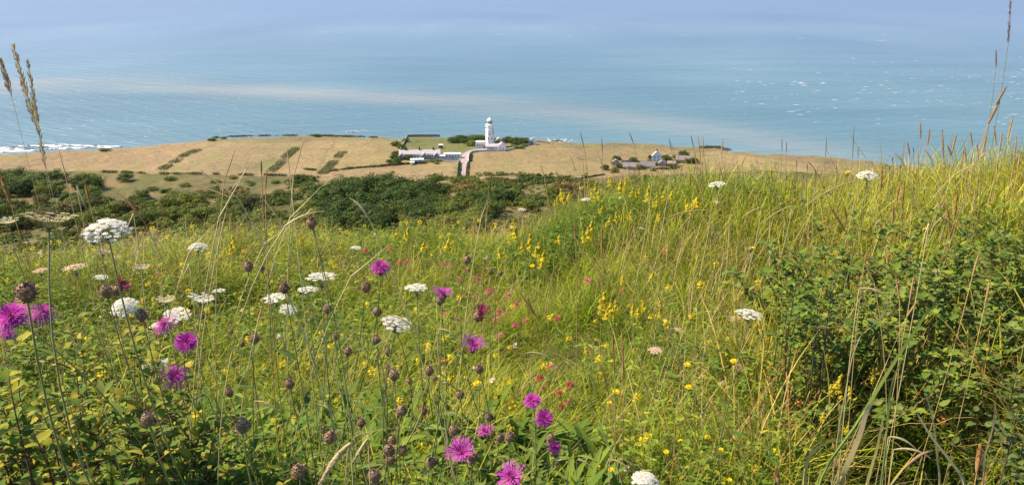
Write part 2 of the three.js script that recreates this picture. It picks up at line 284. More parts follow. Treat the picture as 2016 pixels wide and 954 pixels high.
// ---------------------------------------------------------------- surf, whitecaps, rocks
{
  const capGeo = (r) => {                                 // a low torn ridge of foam
    const mb = new MB(), n = 7, pts = [], ws = [];
    for (let side = -1; side <= 1; side++) for (let k = 0; k <= n; k++) {
      const t = k / n, w = Math.sin(Math.PI * t) * (0.5 + 0.5 * r());
      mb.v((t - 0.5) * 2 + 0.06 * (r() - 0.5), side === 0 ? 0.16 * Math.sin(Math.PI * t) + 0.03 : 0.01, side * w * 0.2 + Math.sin(t * 5) * 0.12, [0.6, 0.66, 0.69]);
    }
    for (let s = 0; s < 2; s++) for (let k = 0; k < n; k++) { const a = s * (n + 1) + k; mb.quad(a, a + 1, a + n + 2, a + n + 1); }
    return mb.geo();
  };
  const r = rng(91), list = [];
  const put = (px, py, len, wid) => { const p = seaHit(px, py); list.push([p.x, p.z, len, wid, (r() - 0.5) * 0.5]); };
  for (let k = 0; k < 1100; k++) {                          // the breezy water on the right
    const a = r(), px = 2060 - 620 * Math.pow(a, 1.3), py = 165 + (r() + r() + r() - 1.5) * 62 + (px - 1800) * 0.02;
    if (py < 100 || py > 300 || fbm(px / 60, py / 9, 3) < 0.47) continue;
    const s = Math.pow(r(), 4); put(px, py, 0.9 + 3.6 * s, 1.0 + 3.6 * s);
  }
  for (let k = 0; k < 16; k++) put(1590 + (r() - 0.5) * 70, 165 + (r() - 0.5) * 9, 2 + 3 * r(), 3);
  for (let k = 0; k < 120; k++) put(r() * 480, 130 + r() * 150, 0.8 + 1.6 * r(), 1.4 + 1.5 * r());
  for (let k = 0; k < 240; k++) put(1250 * r() + 250, 70 + r() * 200, 0.7 + 1.1 * r(), 1.2 + r());
  for (let k = 0; k < 26; k++) put(380 + r() * 1500, 22 + r() * 60, 8 + 14 * r(), 10);
  const root = new THREE.Group(); root.name = 'whitecaps'; scene.add(root);
  tag(root, 'scattered white wave crests on the open sea, thickest at the right', 'sea foam', null, 'stuff');
  for (let v = 0; v < 3; v++) {
    const part = list.filter((_, i) => i % 3 === v), im = sh(new THREE.InstancedMesh(capGeo(r), M.foam, part.length)), m4 = new THREE.Matrix4(), q = new THREE.Quaternion();
    part.forEach(([x, z, len, wid, yaw], i) => { q.setFromAxisAngle(UP, yaw); m4.compose(V(x, 0.02, z), q, V(len, Math.min(2, len * 0.4), wid)); im.setMatrixAt(i, m4); });
    im.name = 'foam_crest'; root.add(im);
  }
  // surf along the beach at the left
  const sf = new MB();
  for (let line = 0; line < 4; line++) {
    const n = 90, rows = [];
    for (let k = 0; k <= n; k++) {
      const px = -420 + 660 * k / n, base = table(edgePx, px), gap = [3.2, 6.2, 8.5, 12][line] * clamp((330 - px) / 250, 0.25, 1) + (fbm(px / 30, line * 5, 3) - 0.5) * 5;
      const w = (line === 0 ? 1.6 : 1.0) * Math.max(0.012, fbm(px / 12 + 9, line * 3.3, 4) - (line === 0 ? 0.42 : 0.5)) * 2.3 * clamp((200 - px) / 120, 0.08, 1);
      const a = seaHit(px, base - gap), b = seaHit(px, base - gap - w * 0.5), c = seaHit(px, base - gap - w);
      rows.push([sf.v(a.x, 0.05, a.z, [0.8, 0.83, 0.82]), sf.v(b.x, 0.9, b.z, [0.88, 0.9, 0.9]), sf.v(c.x, 0.05, c.z, [0.85, 0.88, 0.88])]);
      if (k) { const p = rows[k - 1], q = rows[k]; sf.quad(p[0], q[0], q[1], p[1]); sf.quad(p[1], q[1], q[2], p[2]); }
    }
  }
  top('surf', sf.geo(), M.foam, 'lines of white surf breaking on the beach at the far left', 'sea foam', null, 'stuff');
  const rock = (px, py, s, label) => {
    const p = seaHit(px, py), g = thing('sea_rock', p, label, 'rock'), geo = new THREE.IcosahedronGeometry(1, 3), P = geo.attributes.position, rk = rng(px), C = [];
    for (let i = 0; i < P.count; i++) { const k = 0.7 + 0.6 * fbm(P.getX(i) * 2 + 9, P.getZ(i) * 2 + P.getY(i) * 2, 3); P.setXYZ(i, P.getX(i) * s * 2.2 * k, P.getY(i) * s * 0.5 * k, P.getZ(i) * s * k); C.push(0.12, 0.11, 0.1); }
    geo.setAttribute('color', new THREE.Float32BufferAttribute(C, 3)); geo.computeVertexNormals(); mesh('rock', geo, M.bark, g);
    const mb = new MB(); for (let k = 0; k < 26; k++) { const a = rk() * 6.28, d = s * (1.2 + 2.4 * rk()); mb.fleck(V(Math.cos(a) * d * 1.9, 0.15 + rk() * 0.5, Math.sin(a) * d), V(0.2 * (rk() - 0.5), 1, 0.2 * (rk() - 0.5)).normalize(), s * 0.8, [0.8, 0.84, 0.85], rk, 6); }
    const fm = mesh('wash', mb.geo(), M.foam, g); fm.userData.kind = 'stuff';
  };
  rock(690, 260, 1.6, 'dark rock awash with foam off the cliff left of the lighthouse');
  rock(708, 258, 1.1, 'smaller foaming rock just right of the other awash rock');
  rock(1095, 277.5, 2.6, 'foam covered rock beyond the cliff, right of the small white hut');
}

// ---------------------------------------------------------------- far buildings: lighthouse station, cottages, farm
const WHITE = [0.9, 0.89, 0.87], OFF = [0.84, 0.82, 0.8], SLATE = [0.42, 0.39, 0.42], STONE = [0.34, 0.30, 0.27], DARK = [0.03, 0.035, 0.045];
const bake = (r, c, a) => { const k = 1 + (r() - 0.5) * a; return [c[0] * k, c[1] * k, c[2] * k]; };
function perM(p) { return p.distanceTo(camera.position) / F * Math.cos(0.12); }        // metres that a photo pixel spans at p
// a gabled block: long axis x, z towards the camera is the front; returns its parts
function gable(root, x0, x1, z0, z1, h, rise, opt = {}) {
  const o = { along: 'x', wall: WHITE, roof: SLATE, over: 0.25, ...opt }, w = new MB(), y0 = o.y0 || 0, zc = (z0 + z1) / 2, xc = (x0 + x1) / 2;
  w.box(x0, x1, y0 - 1, y0 + h, z0, z1, o.wall);
  const r = new MB(), e = o.over, t = 0.16;
  if (o.along === 'x') {
    for (const x of [x0, x1]) w.face([[x, y0 + h, z0], [x, y0 + h, z1], [x, y0 + h + rise, zc]], o.wall);
    for (const s of [-1, 1]) { const ze = s < 0 ? z0 - e : z1 + e, d = rise / (Math.abs(z1 - z0) / 2) * e; r.face([[x0 - e, y0 + h - d + 0.05, ze], [x1 + e, y0 + h - d + 0.05, ze], [x1 + e, y0 + h + rise + 0.05, zc], [x0 - e, y0 + h + rise + 0.05, zc]], o.roof); r.face([[x0 - e, y0 + h - d + 0.05 + t, ze], [x1 + e, y0 + h - d + 0.05 + t, ze], [x1 + e, y0 + h + rise + 0.05 + t, zc], [x0 - e, y0 + h + rise + 0.05 + t, zc]], o.roof); r.face([[x0 - e, y0 + h - d + 0.05, ze], [x1 + e, y0 + h - d + 0.05, ze], [x1 + e, y0 + h - d + 0.05 + t, ze], [x0 - e, y0 + h - d + 0.05 + t, ze]], o.wall); }
  } else {
    for (const z of [z0, z1]) w.face([[x0, y0 + h, z], [x1, y0 + h, z], [xc, y0 + h + rise, z]], o.wall);
    for (const s of [-1, 1]) { const xe = s < 0 ? x0 - e : x1 + e, d = rise / (Math.abs(x1 - x0) / 2) * e; for (const k of [0, t]) r.face([[xe, y0 + h - d + 0.05 + k, z0 - e], [xe, y0 + h - d + 0.05 + k, z1 + e], [xc, y0 + h + rise + 0.05 + k, z1 + e], [xc, y0 + h + rise + 0.05 + k, z0 - e]], o.roof); r.face([[xe, y0 + h - d + 0.05, z1 + e], [xe, y0 + h - d + 0.05 + t, z1 + e], [xc, y0 + h + rise + 0.05 + t, z1 + e], [xc, y0 + h + rise + 0.05, z1 + e]], o.trim || o.wall); }
  }
  const W = mesh('wall', w.geo(), M.paint, root), Rf = mesh('roof', r.geo(), M.paint, root);
  return [W, Rf];
}
function opening(parent, name, x, y, z, w, h, frame = WHITE) {                        // a window or door facing +z, its frame and reveal
  const p = new MB(); p.box(x - w / 2, x + w / 2, y, y + h, z - 0.1, z + 0.03, DARK);
  const win = mesh(name, p.geo(), M.dark, parent), f = new MB(), b = 0.09;
  f.box(x - w / 2 - b, x - w / 2, y - b, y + h + b, z, z + 0.08, frame).box(x + w / 2, x + w / 2 + b, y - b, y + h + b, z, z + 0.08, frame).box(x - w / 2, x + w / 2, y + h, y + h + b, z, z + 0.08, frame).box(x - w / 2, x + w / 2, y - b - 0.05, y, z, z + 0.12, frame);
  if (name === 'window') f.box(x - 0.03, x + 0.03, y, y + h, z + 0.03, z + 0.06, frame).box(x - w / 2, x - 0.03, y + h * 0.5, y + h * 0.5 + 0.06, z + 0.03, z + 0.055, frame).box(x + 0.03, x + w / 2, y + h * 0.5, y + h * 0.5 + 0.06, z + 0.03, z + 0.055, frame);
  mesh('frame', f.geo(), M.paint, win);
  return win;
}
function sideOpening(parent, x, y, z, w, h, s) { const p = new MB(); p.box(x - 0.05, x + 0.05, y, y + h, z - w / 2, z + w / 2, DARK); return mesh('window', p.geo(), M.dark, parent); }
{
  // --- the lighthouse tower
  const base = far(964.5, 288), m = perM(base);
  const L = thing('lighthouse', base, 'tall white octagonal lighthouse tower with domed lantern above the sea', 'lighthouse', null, Math.atan2(-base.x, -base.z));
  const S = (px) => px * m;
  const oct = (mb, y0, y1, r0, r1, c = WHITE, n = 8, off = Math.PI / 8) => { const a = [], b = []; for (let k = 0; k < n; k++) { const q = off + k / n * 2 * Math.PI; a.push([Math.sin(q) * r0, y0, Math.cos(q) * r0]); b.push([Math.sin(q) * r1, y1, Math.cos(q) * r1]); } for (let k = 0; k < n; k++) { const j = (k + 1) % n; mb.face([a[k], a[j], b[j], b[k]], c); } mb.face(b, c); };
  const t = new MB(); oct(t, -2, S(33), S(9.6), S(8.9)); oct(t, S(33), S(34), S(9.3), S(9.3));
  mesh('tower', t.geo(), M.paint, L);
  const u = new MB(); oct(u, S(34), S(37.5), S(7.9), S(7.8)); mesh('upper_tower', u.geo(), M.paint, L);
  const g = new MB(); oct(g, S(37.5), S(38.6), S(8.2), S(9.3)); oct(g, S(38.6), S(42), S(9.2), S(9.2));
  for (let k = 0; k < 8; k++) for (let j = 0; j < 3; j++) { const q = (k + (j - 1) * 0.3) / 8 * 2 * Math.PI, rad = S(9.2) * Math.cos(Math.PI / 8) / Math.cos((j - 1) * 0.3 / 8 * 2 * Math.PI), x = Math.sin(q) * rad * 0.97, z = Math.cos(q) * rad * 0.97; g.box(x - S(0.75), x + S(0.75), S(42) + 0.002, S(43.3), z - S(0.75), z + S(0.75), WHITE); }
  mesh('parapet', g.geo(), M.paint, L);
  const l0 = new MB(); oct(l0, S(42), S(45), S(5.3), S(5.3), WHITE, 16, 0); mesh('lantern_base', l0.geo(), M.paint, L);
  const gl = new MB(); oct(gl, S(45), S(50), S(5.0), S(5.0), [0.26, 0.26, 0.27], 16, 0); const lg = mesh('lantern_glass', gl.geo(), vc({ roughness: 0.1 }), L);
  const bars = new MB(); for (let k = 0; k < 16; k++) { const q = k / 16 * 2 * Math.PI, x = Math.sin(q) * S(5.05), z = Math.cos(q) * S(5.05); bars.tube([V(x, S(45), z), V(Math.sin(q + 0.2) * S(5.05), S(47.5), Math.cos(q + 0.2) * S(5.05)), V(x, S(50), z)], [0.05, 0.05, 0.05], 4, WHITE); }
  mesh('lantern_bar', bars.geo(), M.paint, lg);
  const dome = new MB(); let prev = 50; const prof = [[50, 5.6], [51, 5.6], [52.6, 5.0], [54.2, 3.8], [55.4, 2.2], [56, 1.0]];
  for (let k = 0; k + 1 < prof.length; k++) oct(dome, S(prof[k][0]), S(prof[k + 1][0]), S(prof[k][1]), S(prof[k + 1][1]), WHITE, 16, 0);
  mesh('dome', dome.geo(), M.paint, L);
  const ball = new MB(); ball.tube([V(0, S(56), 0), V(0, S(56.7), 0), V(0, S(57.6), 0), V(0, S(58.2), 0)], [S(0.5), S(1), S(0.9), 0.02], 8, OFF); mesh('finial', ball.geo(), M.paint, L);
  const mast = new MB(); mast.tube([V(-S(3.6), S(52), 0), V(-S(3.6), S(60), 0)], [0.12, 0.08], 5, [0.35, 0.35, 0.36]); mesh('aerial', mast.geo(), M.paint, L);
  opening(L, 'window', -S(3.2), S(15), S(9.2) * Math.cos(Math.PI / 8), 0.7, 1.5); opening(L, 'window', S(3.2), S(15), S(9.2) * Math.cos(Math.PI / 8), 0.7, 1.5); opening(L, 'window', 0, S(24), S(9.1) * Math.cos(Math.PI / 8), 0.6, 1.2);
  { const q = new MB(); q.box(S(6.6), S(7.4), S(26), S(30), S(3), S(6.4), DARK); mesh('window', q.geo(), M.dark, L); }
  // --- keepers' buildings round it
  const station = (px, py, label, name = 'station_building') => { const p = far(px, py); return [thing(name, p, label, 'building', 'white buildings of the lighthouse station', Math.atan2(-p.x, -p.z)), perM(p)]; };
  {
    const [b, k] = station(946, 291.5, 'flat topped white block with parapet at the left foot of the lighthouse');
    const w = new MB(); w.box(-9.5 * k, 9 * k, -1, 11.5 * k, -14 * k, 0, WHITE); mesh('wall', w.geo(), M.paint, b);
    for (let i = 0; i < 7; i++) mesh('merlon', new MB().box((-9.7 + i * 2.8) * k, (-8.2 + i * 2.8) * k, 11.5 * k + 0.003, 13 * k, -1.2 * k, 0.06, WHITE).geo(), M.paint, b);
    const p = new MB(); p.box(-9.7 * k, 9.2 * k, 11.5 * k + 0.003, 12.4 * k, -14 * k, -13 * k, WHITE); mesh('parapet', p.geo(), M.paint, b);
    for (const x of [-5.5, -1, 3.5]) opening(b, 'window', x * k, 3.5 * k, 0, 0.8, 1.6);
    opening(b, 'door', 7 * k, 0, 0, 0.9, 2.1);
  }
  {
    const [b, k] = station(969, 295.5, 'low white porch range with dark windows in front of the lighthouse');
    gable(b, -11 * k, 12 * k, -12 * k, 0, 7.5 * k, 4 * k, { roof: [0.52, 0.47, 0.51] });
    for (const x of [-8, -4.5, 1.5, 5, 8.5]) opening(b, 'window', x * k, 2.2 * k, 0, 0.75, 1.3);
    opening(b, 'door', -1.5 * k, 0, 0, 0.9, 2.1);
    const c = new MB(); c.box(-7 * k, -5.4 * k, 8 * k, 14 * k, -7 * k, -5.4 * k, WHITE); mesh('chimney', c.geo(), M.paint, b);
  }
  {
    const [b, k] = station(988, 296, 'white gable ended house at the right foot of the lighthouse');
    gable(b, -7.5 * k, 7.5 * k, -26 * k, 0, 8 * k, 5 * k, { along: 'z', roof: [0.38, 0.34, 0.38] });
    opening(b, 'window', -3 * k, 2.5 * k, 0, 0.7, 1.3); opening(b, 'door', 3.2 * k, 0, 0, 0.85, 2);
    const c = new MB(); c.box(-0.8 * k, 0.8 * k, 12 * k, 16 * k, -14 * k, -12.4 * k, WHITE); mesh('chimney', c.geo(), M.paint, b);
  }
  {
    const [b, k] = station(982, 284, 'white gabled house behind the right side of the lighthouse');
    gable(b, -7 * k, 7 * k, -16 * k, 0, 7 * k, 5 * k, { along: 'z', roof: [0.4, 0.37, 0.4] });
    opening(b, 'window', 0, 4 * k, 0, 0.8, 1.2);
  }
  {
    const [b, k] = station(1048, 285, 'small white hut with grey pitched roof at the end of the lane', 'signal_hut');
    gable(b, -7.5 * k, 8 * k, -10 * k, 0, 7 * k, 5.5 * k, { along: 'z', roof: [0.42, 0.4, 0.42] });
    opening(b, 'window', 0.3 * k, 2.5 * k, 0, 0.7, 1.1);
    const c = new MB(); c.box(2.5 * k, 4.5 * k, 8 * k, 14 * k, -7 * k, -5 * k, WHITE); mesh('chimney', c.geo(), M.paint, b);
  }
  // --- the row of cottages
  {
    const p = far(826, 313), k = perM(p), r = rng(4), b = thing('cottage_row', p, 'long row of white cottages with lilac grey roofs and three chimneys', 'building', null, Math.atan2(-p.x, -p.z) * 0.7);
    gable(b, -40 * k, 40 * k, -22 * k, -5 * k, 9 * k, 6.5 * k, { roof: [0.5, 0.46, 0.48] });
    for (const x of [-35, 9.5, 33]) {
      const w = new MB(), rf = new MB(), x0 = (x - 5.2) * k, x1 = (x + 5.2) * k, z1 = 4.5 * k, h = 6.2 * k, rise = 5.6 * k;
      w.box(x0, x1, -1, h, -5.1 * k, z1, STONE); w.face([[x0, h, z1], [x1, h, z1], [x * k, h + rise, z1]], STONE); const wing = mesh('front_wing', w.geo(), M.paint, b);
      for (const s of [x0 - 0.3, x1 + 0.3]) for (const dy of [0.06, 0.24]) rf.face([[s, h - 0.2 + dy, -6 * k], [s, h - 0.2 + dy, z1 + 0.3], [x * k, h + rise + dy, z1 + 0.3], [x * k, h + rise + dy, -14 * k]], [0.52, 0.47, 0.49]);
      for (const s of [x0 - 0.3, x1 + 0.3]) rf.face([[s, h - 0.2, z1 + 0.31], [s, h + 0.25, z1 + 0.31], [x * k, h + rise + 0.45, z1 + 0.31], [x * k, h + rise, z1 + 0.31]], WHITE);
      mesh('wing_roof', rf.geo(), M.paint, wing);
      opening(b, 'window', x * k, 1.2 * k, z1 + 0.004, 0.9, 1.2, OFF);
    }
    for (const x of [-33 + 6, 0, 27]) {
      const c = new MB(), D = [0.06, 0.055, 0.055]; c.box((x - 1.6) * k, (x + 1.6) * k, 12 * k, 18 * k, -16 * k, -12.5 * k, D); c.box((x - 1.1) * k, (x + 1.1) * k, 18 * k + 0.003, 20.2 * k, -15.4 * k, -13.2 * k, D);
      const ch = mesh('chimney', c.geo(), M.paint, b), pot = new MB(); for (const q of [-0.55, 0.55]) pot.tube([V((x + q) * k, 20.2 * k, -14.3 * k), V((x + q) * k, 22.4 * k, -14.3 * k)], [0.16, 0.12], 6, D); mesh('chimney_pot', pot.geo(), M.paint, ch);
    }
    for (const x of [-26, -21.5, -15, -9, -3.5, 17, 21, 25]) opening(b, x === -9 || x === 21 ? 'door' : 'window', x * k, x === -9 || x === 21 ? 0 : 2.6 * k, -5 * k + 0.004, 0.9, x === -9 || x === 21 ? 2 : 1.5);
    const g = new MB(); g.box(38.6 * k, 41 * k, 9 * k, 17 * k, -14.6 * k, -12.6 * k, WHITE); mesh('chimney', g.geo(), M.paint, b);
  }
  {
    const p = far(891, 312), k = perM(p), b = thing('flat_roofed_building', p, 'white flat roofed outbuilding beside the lane, right of the cottages', 'building', null, Math.atan2(-p.x, -p.z));
    const w = new MB(); w.box(-17 * k, 16 * k, -1, 8.6 * k, -12 * k, 0, WHITE); mesh('wall', w.geo(), M.paint, b);
    const r = new MB(); r.box(-17.5 * k, 16.5 * k, 8.6 * k + 0.003, 9.5 * k, -12.5 * k, 0.3, [0.84, 0.83, 0.82]); mesh('roof', r.geo(), M.paint, b);
    for (const x of [-12, -5, 1, 6, 11.5]) opening(b, x === 1 ? 'door' : 'window', x * k, x === 1 ? 0 : 3 * k, 0.004, 0.9, x === 1 ? 2 : 1.1);
    const d = new MB(); d.box(2 * k, 4 * k, -0.5, 7 * k, 0.003, 0.5, WHITE); mesh('buttress', d.geo(), M.paint, b);
  }
  const lean = (px, py, w, h, d, label, name, c = WHITE) => {
    const p = far(px, py), k = perM(p), b = thing(name, p, label, 'shed', null, Math.atan2(-p.x, -p.z)), q = new MB();
    q.box(-w / 2 * k, w / 2 * k, -1, h * k, -d * k, 0, c); mesh('wall', q.geo(), M.paint, b);
    const r = new MB(); r.face([[-w / 2 * k - 0.1, h * k + 0.03, 0.12], [w / 2 * k + 0.1, h * k + 0.03, 0.12], [w / 2 * k + 0.1, h * k + 0.5, -d * k - 0.1], [-w / 2 * k - 0.1, h * k + 0.5, -d * k - 0.1]], OFF); r.face([[-w / 2 * k - 0.1, h * k + 0.18, 0.12], [w / 2 * k + 0.1, h * k + 0.18, 0.12], [w / 2 * k + 0.1, h * k + 0.65, -d * k - 0.1], [-w / 2 * k - 0.1, h * k + 0.65, -d * k - 0.1]], OFF); mesh('roof', r.geo(), M.paint, b);
    opening(b, 'door', w * 0.2 * k, 0, 0.004, 0.8, Math.min(1.9, h * k * 0.8), OFF);
  };
  lean(821, 320.5, 26, 6, 8, 'long low white shed below the cottage row', 'garden_shed', OFF);
  lean(811.5, 325, 8, 5, 6, 'small white box shed in front of the long shed', 'garden_shed', WHITE);
  lean(870, 313, 14, 5.5, 8, 'low white link shed between cottages and flat roofed building', 'garden_shed', WHITE);
  lean(868, 292, 8, 6, 6, 'dark timber shed on the lawn behind the cottages', 'garden_shed', [0.12, 0.095, 0.075]);
  // --- walls, fences, lane
  const wall = (pts, h, th, c, label, name = 'boundary_wall', cat = 'wall') => {
    const P = pts.map(([x, y]) => far(x, y)), mb = new MB(), r = rng(pts[0][0]); 
    for (let i = 0; i + 1 < P.length; i++) {
      const n = Math.max(2, Math.ceil(P[i].distanceTo(P[i + 1]) / 4)), side = P[i + 1].clone().sub(P[i]).setY(0).normalize().cross(UP).multiplyScalar(th / 2); let pr = null;
      for (let k = 0; k <= n; k++) { const q = P[i].clone().lerp(P[i + 1], k / n), y = landY(q.x, q.z), hh = y + h * (0.9 + 0.2 * r()), cc = bake(r, c, 0.3), row = [mb.v(q.x - side.x, y - 0.6, q.z - side.z, cc), mb.v(q.x - side.x, hh, q.z - side.z, cc), mb.v(q.x + side.x, hh, q.z + side.z, cc), mb.v(q.x + side.x, y - 0.6, q.z + side.z, cc)]; if (pr) for (let j = 0; j < 3; j++) mb.quad(pr[j], row[j], row[j + 1], pr[j + 1]); pr = row; }
    }
    top(name, mb.geo(), M.paint, label, cat);
  };
  wall([[922, 321], [922.6, 312], [924, 304.5], [929, 300.5], [940, 299], [962, 298], [996, 297.5], [1012, 293.5], [1030, 289], [1043, 285.5]], 1.5, 0.5, [0.62, 0.6, 0.58], 'pale stone wall curving from the lane past the lighthouse');
  wall([[786, 300], [792, 290], [797, 280], [802, 268.5]], 1.7, 0.5, [0.42, 0.38, 0.32], 'grey wall running seaward along the left side of the lawn');
  wall([[802, 268.5], [830, 268], [866, 268]], 1.5, 0.5, [0.36, 0.30, 0.25], 'dark stone wall along the seaward side of the lawn');
  wall([[1058, 280], [1070, 281], [1082, 283]], 1.6, 0.5, [0.17, 0.15, 0.13], 'dark wall right of the small white hut');
  wall([[803, 313.5], [830, 314], [860, 314], [905, 317]], 1.3, 0.4, [0.22, 0.2, 0.17], 'low dark garden wall in front of the cottages');
  wall([[836, 318], [870, 317.6], [904, 319]], 0.9, 0.4, [0.5, 0.46, 0.44], 'pale low wall below the cottage gardens');
  const post = (px, py, h, label) => { const p = far(px, py), mb = new MB(); mb.box(-0.4, 0.4, -0.5, h, -0.4, 0.4, WHITE); mb.box(-0.55, 0.55, h + 0.003, h + 0.3, -0.55, 0.55, WHITE); const t = thing('gate_post', p, label, 'gate post'); mesh('shaft', mb.geo(), M.paint, t); };
  post(905.5, 321, 2.6, 'white gate post on the left side of the lane'); post(922, 322, 2.2, 'white gate post on the right side of the lane');
  // aerials left of the lawn, lamp post
  for (const [px, h, l] of [[785.5, 13, 'thin grey aerial mast left of the lawn, left one of the pair'], [789.5, 14, 'thin grey aerial mast left of the lawn, right one of the pair']]) { const p = far(px, 288), t = thing('aerial_mast', p, l, 'mast'), mb = new MB(); mb.tube([V(0, -0.5, 0), V(0, h, 0)], [0.09, 0.05], 5, [0.55, 0.56, 0.58]); for (let k = 0; k < 3; k++) mb.box(-0.5, 0.5, h - 1 - k, h - 0.94 - k, -0.03, 0.03, [0.5, 0.5, 0.5]); mesh('mast', mb.geo(), M.paint, t); }
  // clothes poles / fence on lawn
  { const t = thing('lawn_fence', far(815, 283), 'thin wooden fence across the far left of the lawn', 'fence'), a = far(800, 283), b = far(836, 282), rail = new MB(); for (let k = 0; k <= 9; k++) { const q = a.clone().lerp(b, k / 9).sub(t.position), mb = new MB(); mb.box(q.x - 0.08, q.x + 0.08, q.y - 0.3, q.y + 1.3, q.z - 0.08, q.z + 0.08, [0.3, 0.25, 0.2]); mesh('post', mb.geo(), M.paint, t); } const A = a.sub(t.position).add(V(0, 1, 0)), B = b.sub(t.position).add(V(0, 1, 0)); rail.tube([A, B], [0.05, 0.05], 4, [0.3, 0.25, 0.2]); mesh('rail', rail.geo(), M.paint, t); }
  // lane
  const lane = new MB(), rows = [[907.5, 916.5, 352], [907.3, 916.8, 345], [907.3, 917, 338], [907.3, 917.5, 330], [906.5, 919, 324], [907, 921, 317], [908, 922, 311], [910, 923.5, 306], [913, 929, 301.8], [919, 940, 298.6], [926, 954, 296.2], [935, 962, 294.2], [946, 962, 293]]; let lp = null;
  const lr = rng(12);
  for (let i = 0; i + 1 < rows.length; i++) for (let s = 0; s < 4; s++) { const t = s / 4, a = far(lerp(rows[i][0], rows[i + 1][0], t), lerp(rows[i][2], rows[i + 1][2], t)), b = far(lerp(rows[i][1], rows[i + 1][1], t), lerp(rows[i][2], rows[i + 1][2], t)), row = []; for (let k = 0; k <= 6; k++) { const q = a.clone().lerp(b, k / 6); row.push(lane.v(q.x, landY(q.x, q.z) + 0.22, q.z, bake(lr, [0.36, 0.31, 0.31], 0.25))); } if (lp) for (let k = 0; k < 6; k++) lane.quad(lp[k], lp[k + 1], row[k + 1], row[k]); lp = row; }
  top('lane', lane.geo(), vc({ roughness: 0.95 }), 'pinkish grey lane leading to the lighthouse yard', null, null, 'structure');
  // --- the stone farm at the right
  const farm = (px, py, label, name) => { const p = far(px, py); return [thing(name, p, label, 'building', 'farm buildings right of the lighthouse field', Math.atan2(-p.x, -p.z)), perM(p)]; };
  { const [b, k] = farm(1213, 326, 'small pinkish stone hut at the left end of the farm', 'stone_hut'); gable(b, -7 * k, 6 * k, -9 * k, 0, 7 * k, 5 * k, { along: 'z', wall: [0.42, 0.35, 0.33], roof: [0.33, 0.27, 0.25], trim: STONE }); opening(b, 'door', 4 * k, 0, 0, 0.8, 1.8, STONE); }
  { const [b, k] = farm(1241, 334, 'low grey slate roofed barn left of the farmhouse', 'slate_barn'); gable(b, -14 * k, 12 * k, -14 * k, 0, 6 * k, 7 * k, { wall: STONE, roof: [0.25, 0.225, 0.225] }); opening(b, 'door', -4 * k, 0, 0, 1.2, 1.9, OFF); opening(b, 'window', 5 * k, 2 * k, 0, 0.8, 0.9, OFF); const c = new MB(); c.box(-5.6 * k, -4.6 * k, 0, 15 * k, 0.05, 0.5, WHITE); mesh('downpipe', c.geo(), M.paint, b); }
  { const [b, k] = farm(1275, 333, 'long slate roofed wing in front of the white farmhouse', 'slate_barn'); gable(b, -14 * k, 14 * k, -14 * k, 0, 6 * k, 8 * k, { wall: STONE, roof: [0.22, 0.2, 0.21] }); for (const x of [-9, -2, 6]) opening(b, 'window', x * k, 2 * k, 0, 0.8, 0.9, OFF); }
  { const [b, k] = farm(1292, 322, 'white gabled farmhouse rising above the slate roofs', 'farmhouse'); gable(b, -9 * k, 9 * k, -14 * k, 0, 14 * k, 9 * k, { along: 'z', roof: [0.52, 0.46, 0.48] }); for (const [x, y] of [[-3, 11], [3, 11], [-3.5, 5], [3.5, 5]]) opening(b, 'window', x * k, y * k, 0, 0.9, 1.2); const c = new MB(); c.box(-1.5 * k, 1.5 * k, 22 * k, 27 * k, -12 * k, -9.4 * k, [0.25, 0.2, 0.2]); mesh('chimney', c.geo(), M.paint, b); }
  { const [b, k] = farm(1302, 334, 'tall brown stone barn right of the farmhouse', 'stone_barn'); gable(b, -6 * k, 8 * k, -14 * k, 0, 12 * k, 5 * k, { along: 'z', wall: [0.3, 0.25, 0.22], roof: [0.25, 0.215, 0.205], trim: STONE }); opening(b, 'door', 1 * k, 0, 0, 1.3, 2.2, STONE); }
  { const [b, k] = farm(1322, 331, 'weathered timber shed between stone barn and long roof', 'timber_shed'); gable(b, -8 * k, 7 * k, -10 * k, 0, 9 * k, 4 * k, { wall: [0.32, 0.25, 0.17], roof: [0.3, 0.25, 0.22] }); opening(b, 'door', 0, 0, 0, 1.2, 2, STONE); }
  { const [b, k] = farm(1346, 321, 'long grey roofed shed at the right end of the farm', 'long_shed'); gable(b, -15 * k, 15 * k, -13 * k, 0, 6 * k, 7 * k, { wall: STONE, roof: [0.25, 0.215, 0.205] }); const w = new MB(); w.face([[-15.3 * k, 6 * k, 0.1], [-15.3 * k, 6 * k, -13 * k], [-15.3 * k, 13 * k, -6.5 * k]], WHITE); mesh('gable_end', w.geo(), M.paint, b); for (const x of [-8, 2]) opening(b, 'window', x * k, 1.8 * k, 0, 0.9, 0.9, OFF); }
  wall([[1225, 320], [1255, 319.5], [1285, 321]], 1.4, 0.5, [0.2, 0.18, 0.17], 'dark yard wall behind the grey slate barn');
}

